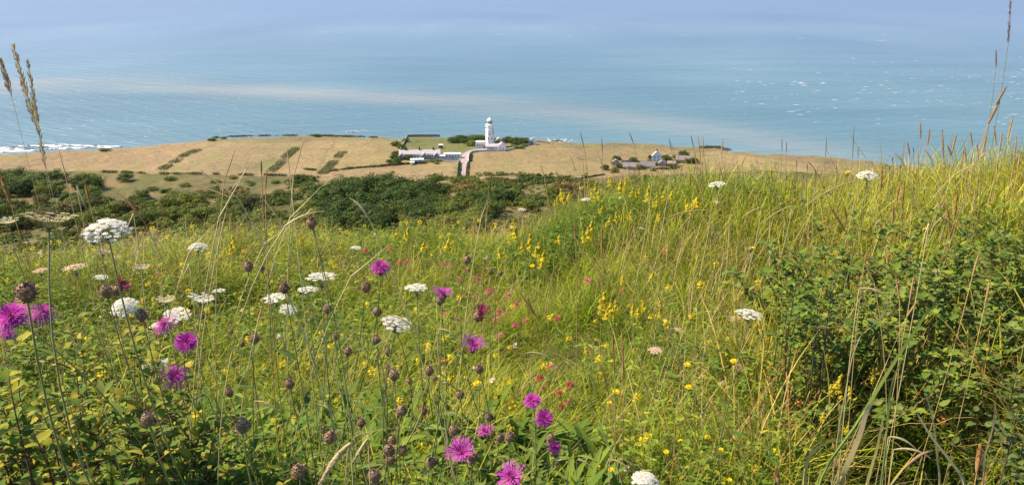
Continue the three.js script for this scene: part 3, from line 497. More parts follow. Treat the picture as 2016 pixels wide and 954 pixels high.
// ---------------------------------------------------------------- trees, thorn bushes, hedges
const crownBody = (r, w, h, n, leaf, tone, lobes) => {
  const mb = new MB(), L = [];
  for (let k = 0; k < lobes; k++) { const a = r() * 6.283, q = Math.sqrt(r()), y = 0.16 + 0.78 * r(), f = Math.sqrt(Math.max(0.05, 1 - Math.pow(Math.abs(y - 0.42) / 0.62, 2.2))); L.push([Math.cos(a) * q * w / 2 * f, y * h, Math.sin(a) * q * w / 2 * f, w * (0.13 + 0.15 * r()), 0.7 + 0.6 * r()]); }
  for (let k = 0; k < n; k++) {
    const l = L[Math.floor(r() * lobes)], d = V(r() - 0.5, r() - 0.38, r() - 0.5).normalize(), q = l[3] * Math.pow(r(), 0.3), nn = d.clone().add(V((r() - 0.5) * 0.8, r() * 0.5, (r() - 0.5) * 0.8)).normalize(), c = bake(r, tone, 0.5);
    mb.fleck(V(l[0] + d.x * q, l[1] + d.y * q * 0.8, l[2] + d.z * q), nn, leaf * (0.7 + 0.6 * r()), [c[0] * l[4], c[1] * l[4], c[2] * l[4] * 0.9], r, 5);
  }
  return mb.geo();
};
const trunkBody = (r, h, w) => {
  const mb = new MB(), B = [0.09, 0.07, 0.05]; mb.tube([V(0, -0.6, 0), V(0.1, h * 0.25, 0), V(0.05, h * 0.55, 0.1)], [0.035 * h, 0.028 * h, 0.015 * h], 6, B);
  for (let k = 0; k < 6; k++) { const a = k + r(), e = V(Math.cos(a) * w * 0.33, h * (0.55 + 0.3 * r()), Math.sin(a) * w * 0.33); mb.tube([V(0, h * (0.15 + 0.06 * k), 0), e.clone().multiplyScalar(0.55).add(V(0, h * 0.12, 0)), e], [0.016 * h, 0.01 * h, 0.004 * h], 4, B); }
  return mb.geo();
};
const TREE = [];
{
  const tones = [[0.07, 0.12, 0.013], [0.056, 0.10, 0.012], [0.092, 0.138, 0.014], [0.155, 0.205, 0.022], [0.17, 0.205, 0.024], [0.135, 0.175, 0.018]];
  tones.push([0.13, 0.13, 0.028], [0.165, 0.195, 0.03]); tones.forEach((t, k) => { const r = rng(300 + k), w = 1.15 + 0.25 * r(); TREE.push([crownBody(r, w, 1, 3800, 0.054, t, 36), trunkBody(r, 1, w)]); });
}
function tree(p, h, wide, kind, label, group, name = 'thorn_tree', cat = 'tree') {
  const t = thing(name, p, label, cat, group, R0() * 6.28), s = V(h * wide, h, h * wide);
  const c = mesh('crown', TREE[kind][0], M.crown, t), k = mesh('trunk', TREE[kind][1], M.bark, t); c.scale.copy(s); k.scale.copy(s);
  return t;
}
{
  const r = rng(55);
  const clump = (x0, x1, y0, y1, n, h0, h1, wide, kinds, label, group, name, cat) => {
    for (let k = 0; k < n; k++) { const t = (k + 0.5) / n, w = (t * 7.13 + 0.4 * r()) % 1, px = lerp(x0, x1, w), py = lerp(y0, y1, t) + (r() - 0.5) * 6, place = n < 7 ? '' : t < 0.5 ? ', back row' : ', front row'; spot.set(tree(far(px, py), rr(r, h0, h1), wide * rr(r, 0.85, 1.2), kinds[Math.floor(r() * kinds.length)], label + place, group + place, name, cat), px); }
  };
  const D = [0, 1, 2], Lt = [3, 4, 7], B = [2, 3, 5, 6, 7, 4];
  clump(-60, 190, 358, 388, 18, 7, 10, 1.3, [0, 1, 2, 2, 5], 'dark thorn tree on the far left bank', 'dark thorn trees at the far left', 'thorn_tree');
  clump(-60, 230, 388, 455, 22, 5.5, 8.5, 1.3, [0, 2, 5, 3, 6], 'green tree below the far left bank', 'trees below the far left bank', 'scrub_tree');
  clump(210, 450, 393, 460, 22, 4, 8, 1.3, B, 'scrub tree left of the big clump', 'scrub trees left of centre', 'scrub_tree');
  clump(440, 640, 408, 470, 17, 4, 7.5, 1.35, B, 'scrub tree left beside the big clump', 'scrub trees beside the big clump', 'scrub_tree');
  clump(640, 860, 384, 412, 17, 9.5, 12.5, 1.1, [0, 1], 'tall dark tree in the big clump', 'big dark clump of trees', 'broadleaf_tree');
  clump(620, 850, 412, 465, 16, 7.5, 10, 1.2, [0, 1, 1], 'lower tree before the big clump', 'front of the big dark clump', 'broadleaf_tree');
  clump(770, 960, 425, 468, 18, 5.5, 7.5, 1.35, Lt, 'pale green tree before the big clump', 'pale green scrub trees at centre', 'scrub_tree');
  clump(855, 930, 395, 420, 5, 4.5, 6, 1.2, B, 'green bush at the right edge of the big dark clump', 'bushes right of the big clump', 'thorn_bush', 'bush');
  clump(915, 1000, 392, 428, 6, 6, 7.5, 1.1, [0, 1, 2], 'dark rounded tree below the end of the lane', 'dark trees below the lane', 'thorn_tree');
  clump(880, 965, 358, 372, 7, 3, 4.5, 1.3, B, 'green bush at the near end of the lane', 'bushes at the near end of the lane', 'thorn_bush', 'bush');
  clump(1000, 1120, 380, 425, 6, 3.5, 5.5, 1.3, [2, 3, 4], 'bush on the slope right of the lane', 'bushes right of the lane', 'thorn_bush', 'bush');
  clump(872, 956, 276, 281, 10, 3.6, 5, 1.7, D, 'dark clipped shrub left behind the lighthouse', 'shrubs left of the tower', 'coast_shrub', 'shrub');
  clump(900, 946, 283, 287, 4, 3, 3.8, 1.6, [2, 3], 'green shrub on the lawn edge left of the lighthouse', 'shrubs on the lawn edge', 'coast_shrub', 'shrub');
  clump(974, 1062, 279, 285, 11, 3.4, 5, 1.6, D, 'dark clipped shrub between lighthouse and hut', 'shrubs right of the tower', 'coast_shrub', 'shrub');
  clump(995, 1040, 288, 292, 5, 1.5, 2.2, 1.8, [3, 4], 'low green shrub behind the lane wall', 'low shrubs behind the lane wall', 'coast_shrub', 'shrub');
  clump(766, 806, 306, 323, 10, 2.6, 4.2, 1.4, D, 'dark shrub at the left end of the cottages', 'shrubs left of the cottages', 'garden_shrub', 'shrub');
  clump(776, 806, 279, 300, 6, 2, 3.2, 1.4, D, 'dark shrub along the left wall of the lawn', 'shrubs along the lawn wall', 'garden_shrub', 'shrub');
  clump(836, 866, 318, 321, 4, 1.2, 1.7, 1.8, Lt, 'low green shrub below the cottage gardens', 'low shrubs below the cottages', 'garden_shrub', 'shrub');
  clump(1310, 1390, 306, 334, 9, 3.2, 4.6, 1.5, D, 'dark shrub round the long farm shed', 'shrubs round the farm', 'garden_shrub', 'shrub');
  clump(1190, 1330, 314, 342, 13, 2, 3.2, 1.5, [1, 2, 4], 'small shrub by the slate barns', 'shrubs beside the barns', 'garden_shrub', 'shrub');
  clump(415, 450, 274, 275, 3, 1.6, 2.2, 2.4, D, 'dark low shrub on the cliff lip above the left fields', 'shrubs on the left cliff lip', 'coast_shrub', 'shrub');
  clump(250, 620, 352, 388, 12, 1.6, 2.6, 2.2, [2, 3, 5], 'low bush in the rough grass under the left fields', 'bushes under the left fields', 'thorn_bush', 'bush');
  tree(far(246, 356), 4.6, 1.6, 0, 'lone dark bush at the edge of the left field', null, 'thorn_bush', 'bush');
  tree(far(590, 362), 5.6, 1.2, 1, 'lone round dark bush at the lower edge of the middle fields', null, 'thorn_bush', 'bush');
  tree(far(206, 296.5), 2, 3, 0, 'flat dark shrub on the cliff edge at the left beach', null, 'coast_shrub', 'shrub');
  tree(far(625, 269), 2, 2.6, 1, 'small dark shrub on the cliff edge above the middle fields', null, 'coast_shrub', 'shrub');
  // hedges: long rows of leafy clumps
  const hedge = (pts, h, w, tone, label, gap = 0) => {
    const P = pts.map(([x, y]) => far(x, y)), mb = new MB(), q = rng(pts[0][0] + 3), t = thing('field_hedge', P[0], label, 'hedge'), st = new MB();
    for (let i = 0; i + 1 < P.length; i++) { const len = P[i].distanceTo(P[i + 1]); for (let k = 0; k < len * 46; k++) { const s = q(), b = P[i].clone().lerp(P[i + 1], s), up = fbm(b.x / 4, b.z / 4, 3); if (up < gap) continue; const x = b.x + (q() - 0.5) * w, z = b.z + (q() - 0.5) * w, y = landY(x, z) + h * Math.pow(q(), 0.6) * (0.4 + up * 1.1); mb.fleck(V(x, y, z).sub(P[0]), V(q() - 0.5, q() * 1.1, q() - 0.5).normalize(), 0.45 + 0.3 * q(), bake(q, tone, 0.6), q, 5); } for (let k = 0; k < len / 2; k++) { const b = P[i].clone().lerp(P[i + 1], q()).sub(P[0]); st.tube([b, b.clone().add(V(0, h * 0.6, 0))], [0.05, 0.03], 4, [0.08, 0.06, 0.04]); } }
    mesh('foliage', mb.geo(), M.crown, t); mesh('stems', st.geo(), M.bark, t);
  };
  const HG = [0.15, 0.16, 0.055], HD = [0.045, 0.07, 0.018];
  hedge([[318, 334], [345, 318], [365, 304], [388, 296]], 1.1, 6.5, HG, 'grey green hedge crossing the left fields on the diagonal', 0.41);
  hedge([[532, 338], [552, 322], [566, 306], [582, 292]], 1.1, 6.5, HG, 'diagonal hedge up the middle of the fields', 0.41);
  hedge([[626, 350], [648, 328], [662, 312], [678, 297]], 1.1, 6.5, HG, 'bushy diagonal hedge left of the cottage field', 0.41);
  hedge([[200, 339], [330, 343], [460, 344], [560, 346], [626, 350]], 1.3, 3, HG, 'long low hedge along the bottom of the left fields', 0.42);
  hedge([[600, 334], [650, 337], [700, 331], [745, 328]], 1.2, 2.6, HG, 'short hedge running towards the cottages', 0.3);
  hedge([[745, 328], [790, 324], [836, 322]], 1.4, 3, HD, 'dark hedge below the left end of the cottages');
  hedge([[902, 356], [903.5, 340], [905, 322]], 1.7, 1.6, HD, 'dark hedge on the left side of the lane');
  hedge([[919, 350], [920.5, 335], [922, 322]], 1.0, 1.4, [0.13, 0.11, 0.04], 'thin brownish hedge on the right side of the lane');
  hedge([[1002, 360], [1040, 358], [1080, 356], [1124, 355]], 2.6, 4, HD, 'thick dark hedge at the bottom of the right field');
  hedge([[960, 352], [1000, 354]], 1.2, 2.5, HG, 'short low hedge right of the lane end');
  hedge([[430, 271], [520, 268], [640, 267.5], [740, 271]], 0.9, 5, [0.09, 0.085, 0.035], 'low ragged scrub along the cliff lip above the middle fields', 0.45);
  hedge([[1380, 291], [1412, 290], [1436, 297]], 1.2, 5, [0.09, 0.085, 0.05], 'ragged scrub on the cliff nose right of the farm', 0.35);
  hedge([[1124, 355], [1160, 349], [1190, 344]], 0.8, 1.5, [0.1, 0.085, 0.04], 'thin dark fence line hedge rising to the farm');
  hedge([[925, 318], [928, 306]], 1.2, 2, HD, 'short dark hedge beside the curve of the lane wall');
}
// bracken and low scrub over the slope: nobody could count it
{
  const root = new THREE.Group(); root.name = 'slope_scrub'; scene.add(root); tag(root, 'bracken and low scrub covering the slope below the hilltop', 'scrub', null, 'stuff');
  const r = rng(77), tones = [[0.13, 0.165, 0.02], [0.165, 0.16, 0.032], [0.105, 0.15, 0.017], [0.2, 0.16, 0.05]], lists = tones.map(() => []);
  for (let k = 0; k < 19000; k++) {
    const d = 22 + 480 * Math.pow(r(), 0.72), a = rr(r, -0.75, 0.75), x = Math.sin(a) * d, z = -Math.cos(a) * d, n = fbm(x / 16 + 3, z / 22, 3), v = fbm(x / 30 + 50, z / 30, 3);
    if (d > 455 && n < 0.5 + (d - 455) / 400) continue;
    if (n < 0.5 && r() < 0.55) continue;
    lists[v > 0.64 ? 3 : n > 0.55 ? 2 : n > 0.46 ? 0 : 1].push([x, landY(x, z) - 0.15, z, (n > 0.55 ? 2.5 : n > 0.46 ? 1.5 : 0.9) * rr(r, 0.7, 1.4), r() * 6.28]);
  }
  tones.forEach((t, k) => {
    const g = crownBody(rng(500 + k), 2.2, 1, 240, 0.2, t, 14), im = sh(new THREE.InstancedMesh(g, M.crown, lists[k].length)), m = new THREE.Matrix4(), q = new THREE.Quaternion();
    lists[k].forEach(([x, y, z, s, a], i) => { q.setFromAxisAngle(UP, a); m.compose(V(x, y, z), q, V(s, s * rr(r, 0.7, 1.2), s)); im.setMatrixAt(i, m); });
    im.name = 'scrub'; root.add(im);
  });
}
// ---------------------------------------------------------------- meadow: grass, straw, herbs that nobody could count
const blade = (mb, r, o, az, len, wid, lean, bend, c0, c1, segs = 4) => {
  const dir = V(Math.sin(az), 0, Math.cos(az)), side = V(Math.cos(az), 0, -Math.sin(az)), pts = [], ws = []; let p = o.clone(), ang = lean;
  for (let k = 0; k <= segs; k++) { pts.push(p.clone()); ws.push(wid * (k === segs ? 0 : 1 - 0.75 * Math.pow(k / segs, 2))); p.add(V(dir.x * Math.sin(ang), Math.cos(ang), dir.z * Math.sin(ang)).multiplyScalar(len / segs)); ang += bend / segs; }
  const tw = (r() - 0.5) * 1.4; side.applyAxisAngle(UP, tw); mb.strip(pts, ws, side, c0, c1);
  return pts;
};
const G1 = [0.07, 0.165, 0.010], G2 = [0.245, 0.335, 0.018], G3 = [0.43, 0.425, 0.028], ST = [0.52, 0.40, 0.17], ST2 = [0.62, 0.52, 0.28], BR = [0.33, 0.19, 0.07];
const spikelets = (mb, r, pts, wid, n, size, c) => {           // seed grains set round the upper stem
  for (let k = 0; k < n; k++) { const t = k / n * (pts.length - 1.001), i = Math.floor(t), p = pts[i].clone().lerp(pts[i + 1], t - i), d = pts[i + 1].clone().sub(pts[i]).normalize(), a = r() * 6.28, out = V(Math.cos(a), 0.2, Math.sin(a)).multiplyScalar(wid * Math.sin(Math.PI * (0.15 + 0.8 * k / n))); mb.leaf(p, d.clone().multiplyScalar(1.5).add(out.clone().multiplyScalar(1 / Math.max(wid, 1e-3) * 0.6)), out.clone().normalize().add(V(0.01, 0.3, 0)), size, size * 0.32, bake(r, c, 0.5), 0, 0.2, 2); }
};
const TUFTS = { green: [], tall: [], swept: [], straw: [], seed: [], herb: [], lance: [] };
for (let v = 0; v < 3; v++) {
  let r = rng(900 + v), mb = new MB();
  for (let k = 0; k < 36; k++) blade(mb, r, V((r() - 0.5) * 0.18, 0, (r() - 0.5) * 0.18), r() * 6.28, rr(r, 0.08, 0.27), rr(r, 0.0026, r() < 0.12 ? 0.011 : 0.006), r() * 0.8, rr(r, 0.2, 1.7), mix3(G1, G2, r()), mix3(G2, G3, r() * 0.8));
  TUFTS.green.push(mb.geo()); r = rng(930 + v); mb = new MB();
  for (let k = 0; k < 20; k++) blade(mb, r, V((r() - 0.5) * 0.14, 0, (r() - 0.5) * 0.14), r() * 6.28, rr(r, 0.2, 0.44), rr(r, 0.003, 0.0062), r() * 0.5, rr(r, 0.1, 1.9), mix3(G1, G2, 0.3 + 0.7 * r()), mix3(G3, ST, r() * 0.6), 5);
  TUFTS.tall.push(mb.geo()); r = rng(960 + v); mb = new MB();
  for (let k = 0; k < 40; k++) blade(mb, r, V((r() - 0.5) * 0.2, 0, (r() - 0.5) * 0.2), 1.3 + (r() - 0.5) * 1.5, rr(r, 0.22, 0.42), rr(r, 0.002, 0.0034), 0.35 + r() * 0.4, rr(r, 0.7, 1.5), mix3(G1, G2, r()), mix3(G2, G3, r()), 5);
  TUFTS.swept.push(mb.geo()); r = rng(990 + v); mb = new MB();
  for (let k = 0; k < 9; k++) blade(mb, r, V((r() - 0.5) * 0.3, 0, (r() - 0.5) * 0.3), r() * 6.28, rr(r, 0.2, 0.45), rr(r, 0.0016, 0.0036), r() * 0.7, rr(r, -0.2, 1.4), mix3(ST, BR, r() * 0.6), mix3(ST2, ST, r()), 5);
  TUFTS.straw.push(mb.geo()); r = rng(1020 + v); mb = new MB();
  for (let k = 0; k < 5; k++) { const c = mix3(ST, BR, 0.2 + 0.6 * r()), pts = blade(mb, r, V((r() - 0.5) * 0.25, 0, (r() - 0.5) * 0.25), r() * 6.28, rr(r, 0.3, 0.5), 0.0022, r() * 0.35, rr(r, 0, 1.0), mix3(G2, ST, 0.6), c, 7); spikelets(mb, r, pts.slice(5), 0.006, 26, 0.010, c); }
  TUFTS.seed.push(mb.geo()); r = rng(1050 + v); mb = new MB();
  for (let k = 0; k < 16; k++) { const o = V((r() - 0.5) * 0.22, 0, (r() - 0.5) * 0.22), pts = blade(mb, r, o, r() * 6.28, rr(r, 0.1, 0.3), 0.0022, r() * 0.5, rr(r, 0, 0.8), G1, G2, 5); for (let j = 0; j < 7; j++) { const p = pts[1 + Math.floor(r() * 4.9)] || pts[4], a = r() * 6.28; mb.leaf(p, V(Math.cos(a), 0.5 * r() - 0.1, Math.sin(a)), UP, rr(r, 0.014, 0.034), rr(r, 0.007, 0.014), mix3([0.09, 0.17, 0.022], [0.33, 0.34, 0.04], r() * r()), 0.25, 0.25, 3); } }
  TUFTS.herb.push(mb.geo()); r = rng(1080 + v); mb = new MB();
  for (let k = 0; k < 14; k++) { const a = r() * 6.28, el = rr(r, 0.3, 1.2); mb.leaf(V((r() - 0.5) * 0.1, r() * 0.22, (r() - 0.5) * 0.1), V(Math.cos(a) * Math.cos(el), Math.sin(el), Math.sin(a) * Math.cos(el)), V(0, 1, 0.01), rr(r, 0.08, 0.17), rr(r, 0.014, 0.030), mix3([0.07, 0.14, 0.022], [0.20, 0.28, 0.035], r()), rr(r, 0.1, 0.5), 0.22, 6); }
  TUFTS.lance.push(mb.geo());
}
{
  const r = rng(2024), lists = Object.fromEntries(Object.keys(TUFTS).map((k) => [k, [[], [], []]]));
  const add = (kind, x, z, s, tint, lean = 0.12) => lists[kind][Math.floor(r() * 3)].push([x, landY(x, z) - 0.015, z, s, tint, lean]);
  for (let k = 0; k < 40000; k++) {
    const d = 0.55 + 10.5 * Math.pow(r(), 0.62), az = rr(r, -0.92, 0.92), x = Math.sin(az) * d, z = -Math.cos(az) * d, u = 1008 + F * x / Math.max(0.3, -z);
    const thin = d > 7.5 ? 0.5 : 1; if (r() > thin) continue;
    const patch = fbm(x * 1.1 + 7, z * 1.1, 3), dry = fbm(x * 0.7 + 40, z * 0.7 + 8, 3), right = sstep(1050, 1500, u), left = 1 - sstep(650, 1050, u), back = sstep(3.2, 5.5, d), q = r();
    const lift = 1 + 0.25 * right * back, base = 0.8 + 0.35 * patch;
    const tint = mix3([0.62, 0.82, 0.7], [1.24, 1.24, 0.85], clamp((dry - 0.3) * 2 + back * 0.35 + (r() - 0.5) * 0.9)), kk = 0.5 + 0.85 * r(), t = [tint[0] * kk, tint[1] * kk, tint[2] * kk];
    const hollow = Math.hypot(x - 0.18, z + 3.6) < 0.42 ? 0.45 : 1;              // the dip right of the centre
    const nearLow = lerp(lerp(0.62, 1.05, left), 1, sstep(1.2, 2.6, d));                            // shorter turf close to the viewer
    const dip = Math.hypot((x - 1.26) / 0.42, (z + 2.0) / 0.42) < 1; if (dip && r() < 0.7) continue;                  // the shaded hollow at the right
    const s = base * lift * hollow * nearLow * (dip ? 0.7 : 1);
    if (q < 0.36 - 0.08 * left) add('green', x, z, s * 1.08, t); else if (q < 0.36 - 0.08 * left + 0.07 + 0.24 * right * back + 0.03 * back) add('tall', x, z, s * rr(r, 0.75, 1.1) * (1 + 0.12 * sstep(1700, 1950, u) * back), t);
    else if (q < 0.54 + 0.12 * (1 - right) * (1 - back)) add('swept', x, z, s, t, 0.2); else if (q < 0.79 + 0.04 * back) add(dry > 0.5 ? 'straw' : 'herb', x, z, s * rr(r, 0.8, 1.15), dry > 0.5 ? [1, 1, 1] : t);
    else if (q < 0.86 - 0.03 * (1 - back)) { if (r() < 0.25 + 0.75 * back) add('seed', x, z, s * rr(r, 0.75, 1.05), [1, 0.95, 0.9]); } else if (q < 0.98) { if (left > r() || patch > 0.5) add('herb', x, z, s * rr(r, 0.9, 1.5), t); } else if (left > 0.5 && d < 4) add('lance', x, z, s, t);
  }
  for (let k = 0; k < 900; k++) { const x = rr(r, -1.1, 0.3), z = -rr(r, 0.9, 2.6); if (r() < 0.9) add('lance', x, z, rr(r, 0.7, 1.25), mix3([0.8, 0.9, 0.8], [1.15, 1.15, 0.9], r()), 0.3); }   // leafy growth at the knapweeds' feet
  for (let k = 0; k < 520; k++) { const x = rr(r, -1.6, 0.6), z = -rr(r, 1.5, 3.2), u = 1008 + F * x / -z; if (u > 1050) continue; add(r() < 0.55 ? 'tall' : 'green', x, z, rr(r, 0.8, 1.25), mix3([0.7, 0.85, 0.7], [1.3, 1.2, 0.85], r())); if (r() < 0.4) add('straw', x, z, rr(r, 0.7, 1.1), [1, 1, 1]); }   // taller growth round the knapweeds
  for (let k = 0; k < 420; k++) { const x = rr(r, 0.75, 2.3), z = -rr(r, 1.5, 3.4), u = 1008 + F * x / -z; if (u < 1480 || Math.hypot((x - 1.26) / 0.44, (z + 2.0) / 0.44) < 1) continue; const q = r(); add(q < 0.45 ? 'tall' : q < 0.7 ? 'straw' : q < 0.85 ? 'seed' : 'green', x, z, rr(r, 0.9, 1.6), mix3([0.8, 0.9, 0.7], [1.3, 1.15, 0.8], r())); }   // long grass pushing through the right bush
  const build = (name, kinds, mat, label, cat) => {
    const root = new THREE.Group(); root.name = name; scene.add(root); tag(root, label, cat, null, 'stuff');
    const m4 = new THREE.Matrix4(), q = new THREE.Quaternion(), e = new THREE.Euler(), col = new THREE.Color();
    for (const [kind, part, mm] of kinds) lists[kind].forEach((L, v) => {
      if (!L.length) return;
      const im = sh(new THREE.InstancedMesh(TUFTS[kind][v], mm || mat, L.length));
      L.forEach(([x, y, z, s, t, lean], i) => { e.set((r() - 0.5) * lean * 2, kind === 'swept' ? (r() - 0.5) * 1.6 : r() * 6.28, (r() - 0.6) * lean * 2, 'YXZ'); q.setFromEuler(e); m4.compose(V(x, y, z), q, V(s, s, s)); im.setMatrixAt(i, m4); im.setColorAt(i, col.setRGB(...t)); });
      im.name = part; root.add(im);
    });
  };
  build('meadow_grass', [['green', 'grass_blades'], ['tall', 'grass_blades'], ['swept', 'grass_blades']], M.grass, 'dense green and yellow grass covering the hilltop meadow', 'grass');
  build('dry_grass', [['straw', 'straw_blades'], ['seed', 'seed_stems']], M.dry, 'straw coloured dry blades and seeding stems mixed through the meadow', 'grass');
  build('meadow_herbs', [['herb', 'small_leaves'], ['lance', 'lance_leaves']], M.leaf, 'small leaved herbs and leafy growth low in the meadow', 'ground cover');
}

// ---------------------------------------------------------------- knapweeds: purple flowers and brown bud heads
const RH = 0.0135;                                          // radius of a bud head, metres
const BUDS = [0, 1, 2].map((v) => {
  const r = rng(3000 + v), mb = new MB(), N = 10, S = 9, ring = [], C = [[0.31, 0.21, 0.12], [0.26, 0.175, 0.105], [0.33, 0.245, 0.13]][v];
  for (let k = 0; k <= S; k++) { const a = k / S * Math.PI, row = []; for (let j = 0; j < N; j++) { const q = j / N * 6.283, rad = Math.sin(a) * RH * (a < 1.3 ? 0.86 : 1); row.push(mb.v(Math.cos(q) * rad, RH * (1 - Math.cos(a)) * 1.06 - 0.001, Math.sin(q) * rad, C)); } ring.push(row); }
  ring.reverse(); for (let k = 0; k < S; k++) for (let j = 0; j < N; j++) { const m = (j + 1) % N; mb.quad(ring[k][j], ring[k][m], ring[k + 1][m], ring[k + 1][j]); }
  for (let k = 0; k < 96; k++) {                            // overlapping bracts with dark fringed tips
    const y = 1 - 2 * (k + 0.5) / 96, q = k * 2.39996, s = Math.sqrt(1 - y * y), n = V(Math.cos(q) * s, -y, Math.sin(q) * s), o = n.clone().multiplyScalar(RH * 0.99).add(V(0, RH * 1.05, 0)), up = V(0, 1, 0).sub(n.clone().multiplyScalar(n.y)).normalize();
    mb.leaf(o.clone().sub(up.clone().multiplyScalar(0.0018)), up.add(n.clone().multiplyScalar(0.45)), n, 0.0062, 0.0048, r() < 0.4 ? [0.46, 0.35, 0.22] : bake(r, [0.16, 0.09, 0.055], 0.7), -0.15, 0.15, 2);
  }
  for (let k = 0; k < 34; k++) { const a = r() * 6.28, q = r() * 0.8; mb.leaf(V(0, RH * 1.9, 0), V(Math.cos(a) * q, 1, Math.sin(a) * q), V(Math.cos(a), 0.1, Math.sin(a)), 0.008, 0.0016, [0.45, 0.33, 0.26], 0, 0, 2); }
  return mb.geo();
});
function florets(seed, form) {                              // a head of ray florets in one of five forms
  const r = rng(seed), mb = new MB(), y0 = RH * 1.85;
  const n = { globe: 210, fan: 120, big: 240, droop: 110, withered: 60 }[form];
  for (let k = 0; k < n; k++) {
    const a = k * 2.39996, t = Math.sqrt((k + 0.5) / n), inner = t < 0.62;
    if (r() < 0.1) continue; const el = { globe: 1.45 - 1.75 * t, big: 1.45 - 1.9 * t, fan: 1.5 - 1.15 * t, droop: 1.3 - 1.5 * t, withered: 1.5 - 0.7 * t }[form] + (r() - 0.5) * 0.5;
    const len = { globe: 0.022, big: 0.025, fan: inner ? 0.018 : 0.032, droop: inner ? 0.02 : 0.042, withered: 0.026 }[form] * (0.65 + 0.5 * r());
    const dir = V(Math.cos(a) * Math.cos(el), Math.sin(el), Math.sin(a) * Math.cos(el)), o = V(Math.cos(a) * 0.007 * t, y0 - 0.002, Math.sin(a) * 0.007 * t);
    const deep = [0.46, 0.02, 0.33], light = [0.56, 0.10, 0.50], old = [0.32, 0.025, 0.12], base = form === 'withered' ? old : mix3(deep, light, clamp((inner ? 0.1 : 0.75) + (r() - 0.5) * 0.5)), c = bake(r, base, 0.3);
    const bend = form === 'droop' && !inner ? 1.5 : form === 'withered' ? 1.1 * r() : 0.3, pts = [], ws = []; let p = o.clone(), e = el;
    for (let j = 0; j <= 4; j++) { pts.push(p.clone()); ws.push(j < 2 ? 0.0011 : j === 4 ? 0.0006 : 0.0019); p.add(V(Math.cos(a) * Math.cos(e), Math.sin(e), Math.sin(a) * Math.cos(e)).multiplyScalar(len / 4)); e -= bend / 4; }
    const side = dir.clone().cross(UP).normalize(); mb.strip(pts, ws, side.lengthSq() > 0.1 ? side : V(1, 0, 0), c, mix3(c, light, form === 'withered' ? 0 : 0.25));
    if (form !== 'withered' && !(inner && k % 2)) for (const s of [-1, 1]) { const q = pts[3]; mb.strip([q, q.clone().add(pts[4].clone().sub(pts[3]).multiplyScalar(1.2)).add(side.clone().multiplyScalar(s * 0.004))], [0.0013, 0], side, c, light); }
  }
  return mb.geo();
}
const FLORETS = {}; for (const f of ['globe', 'fan', 'big', 'droop', 'withered']) FLORETS[f] = [60, 61, 62, 63].map((q) => florets(q, f));
const STEMC = [0.26, 0.31, 0.085], STEMD = [0.22, 0.22, 0.09];
let kn = 0;
function rootFor(head, dx = 0, dz = 0) { const x = head.x + dx, z = head.z + dz; return V(x, landY(x, z) - 0.02, z); }
function stemPath(head, root, up) { const mid = root.clone().lerp(head, 0.55).add(V((root.x - head.x) * 0.12, 0.04, 0)); if (up) mid.copy(head.clone().sub(up.clone().multiplyScalar(head.distanceTo(root) * 0.45))); return curve(root, mid, head, 12); }
function knapweed(px, py, dia, form, label, opt = {}) {
  const r = rng(4000 + kn * 7), bud = form === 'bud', size = bud ? 2.45 * RH : { globe: 0.062, fan: 0.072, big: 0.073, droop: 0.088, withered: 0.046 }[form];
  let depth = (opt.depth || clamp(size * F / dia * 0.86, 0.85, 3.2)); const dmax = depthFor(px, py, 0.14, 0.8, 6); depth = Math.min(depth, dmax);
  const k = dia * depth / F / size, c = at(px, py, depth), tilt = opt.tilt || [(r() - 0.5) * 0.5, (r() - 0.5) * 0.4];
  const q = new THREE.Quaternion().setFromEuler(new THREE.Euler(tilt[1] + 0.12, 0, -tilt[0])), up = UP.clone().applyQuaternion(q), off = bud || form === 'withered' ? RH : RH * 2.2, head = c.clone().sub(up.clone().multiplyScalar(off * k));
  const root = rootFor(head, opt.root ? opt.root[0] : (r() - 0.62) * (px < 430 ? 0.25 : 0.5), opt.root ? opt.root[1] : px < 430 ? -0.42 - 0.2 * r() : (r() - 0.95) * 0.42);
  const t = thing(bud ? 'knapweed_bud' : 'knapweed_flower', root, label, bud ? 'knapweed bud' : 'knapweed flower', opt.group);
  const pts = stemPath(head, root, up).map((p) => p.sub(root)), mb = new MB(), w = (opt.thick || 1) * 0.0014 * Math.sqrt(k + 0.3); mb.tube(pts, pts.map((_, i) => w * (1.35 - 0.5 * i / 12)), 5, STEMC, bud ? STEMD : STEMC); mesh('stem', mb.geo(), M.stem, t);
  const b = mesh('bud_scales', BUDS[kn % 3], M.head, t); b.position.copy(head).sub(root); b.quaternion.copy(q).multiply(new THREE.Quaternion().setFromAxisAngle(UP, r() * 6)); b.scale.setScalar(k * (bud ? 1 : 0.9));
  if (!bud) { const f = mesh('florets', FLORETS[form][kn % 4], M.floret, t); f.position.copy(b.position); f.quaternion.copy(b.quaternion); f.scale.setScalar(k); }
  const nl = opt.leaves ?? 6;
  for (let j = 0; j < nl; j++) { const i = 3 + Math.floor(r() * 7), a = r() * 6.28, lb = new MB(); lb.leaf(V(0, 0, 0), V(Math.cos(a), 0.8, Math.sin(a)), UP, rr(r, 0.05, 0.12) * (1.2 - i * 0.07), rr(r, 0.008, 0.019), mix3([0.085, 0.15, 0.03], [0.17, 0.22, 0.045], r()), 0.3, 0.2, 5); const l = mesh('leaf', lb.geo(), M.leaf, t); l.position.copy(pts[i]); }
  kn++; return t;
}
const K = knapweed;
K(16, 618, 76, 'big', 'large purple knapweed flower cut off by the left edge of the picture', { tilt: [-0.2, 0.5] });
K(14, 652, 44, 'droop', 'paler purple knapweed flower drooping under the big one at the left edge');
K(82, 608, 70, 'droop', 'large purple knapweed with hanging petals beside the flower at the left edge', { tilt: [0.3, 0.1] });
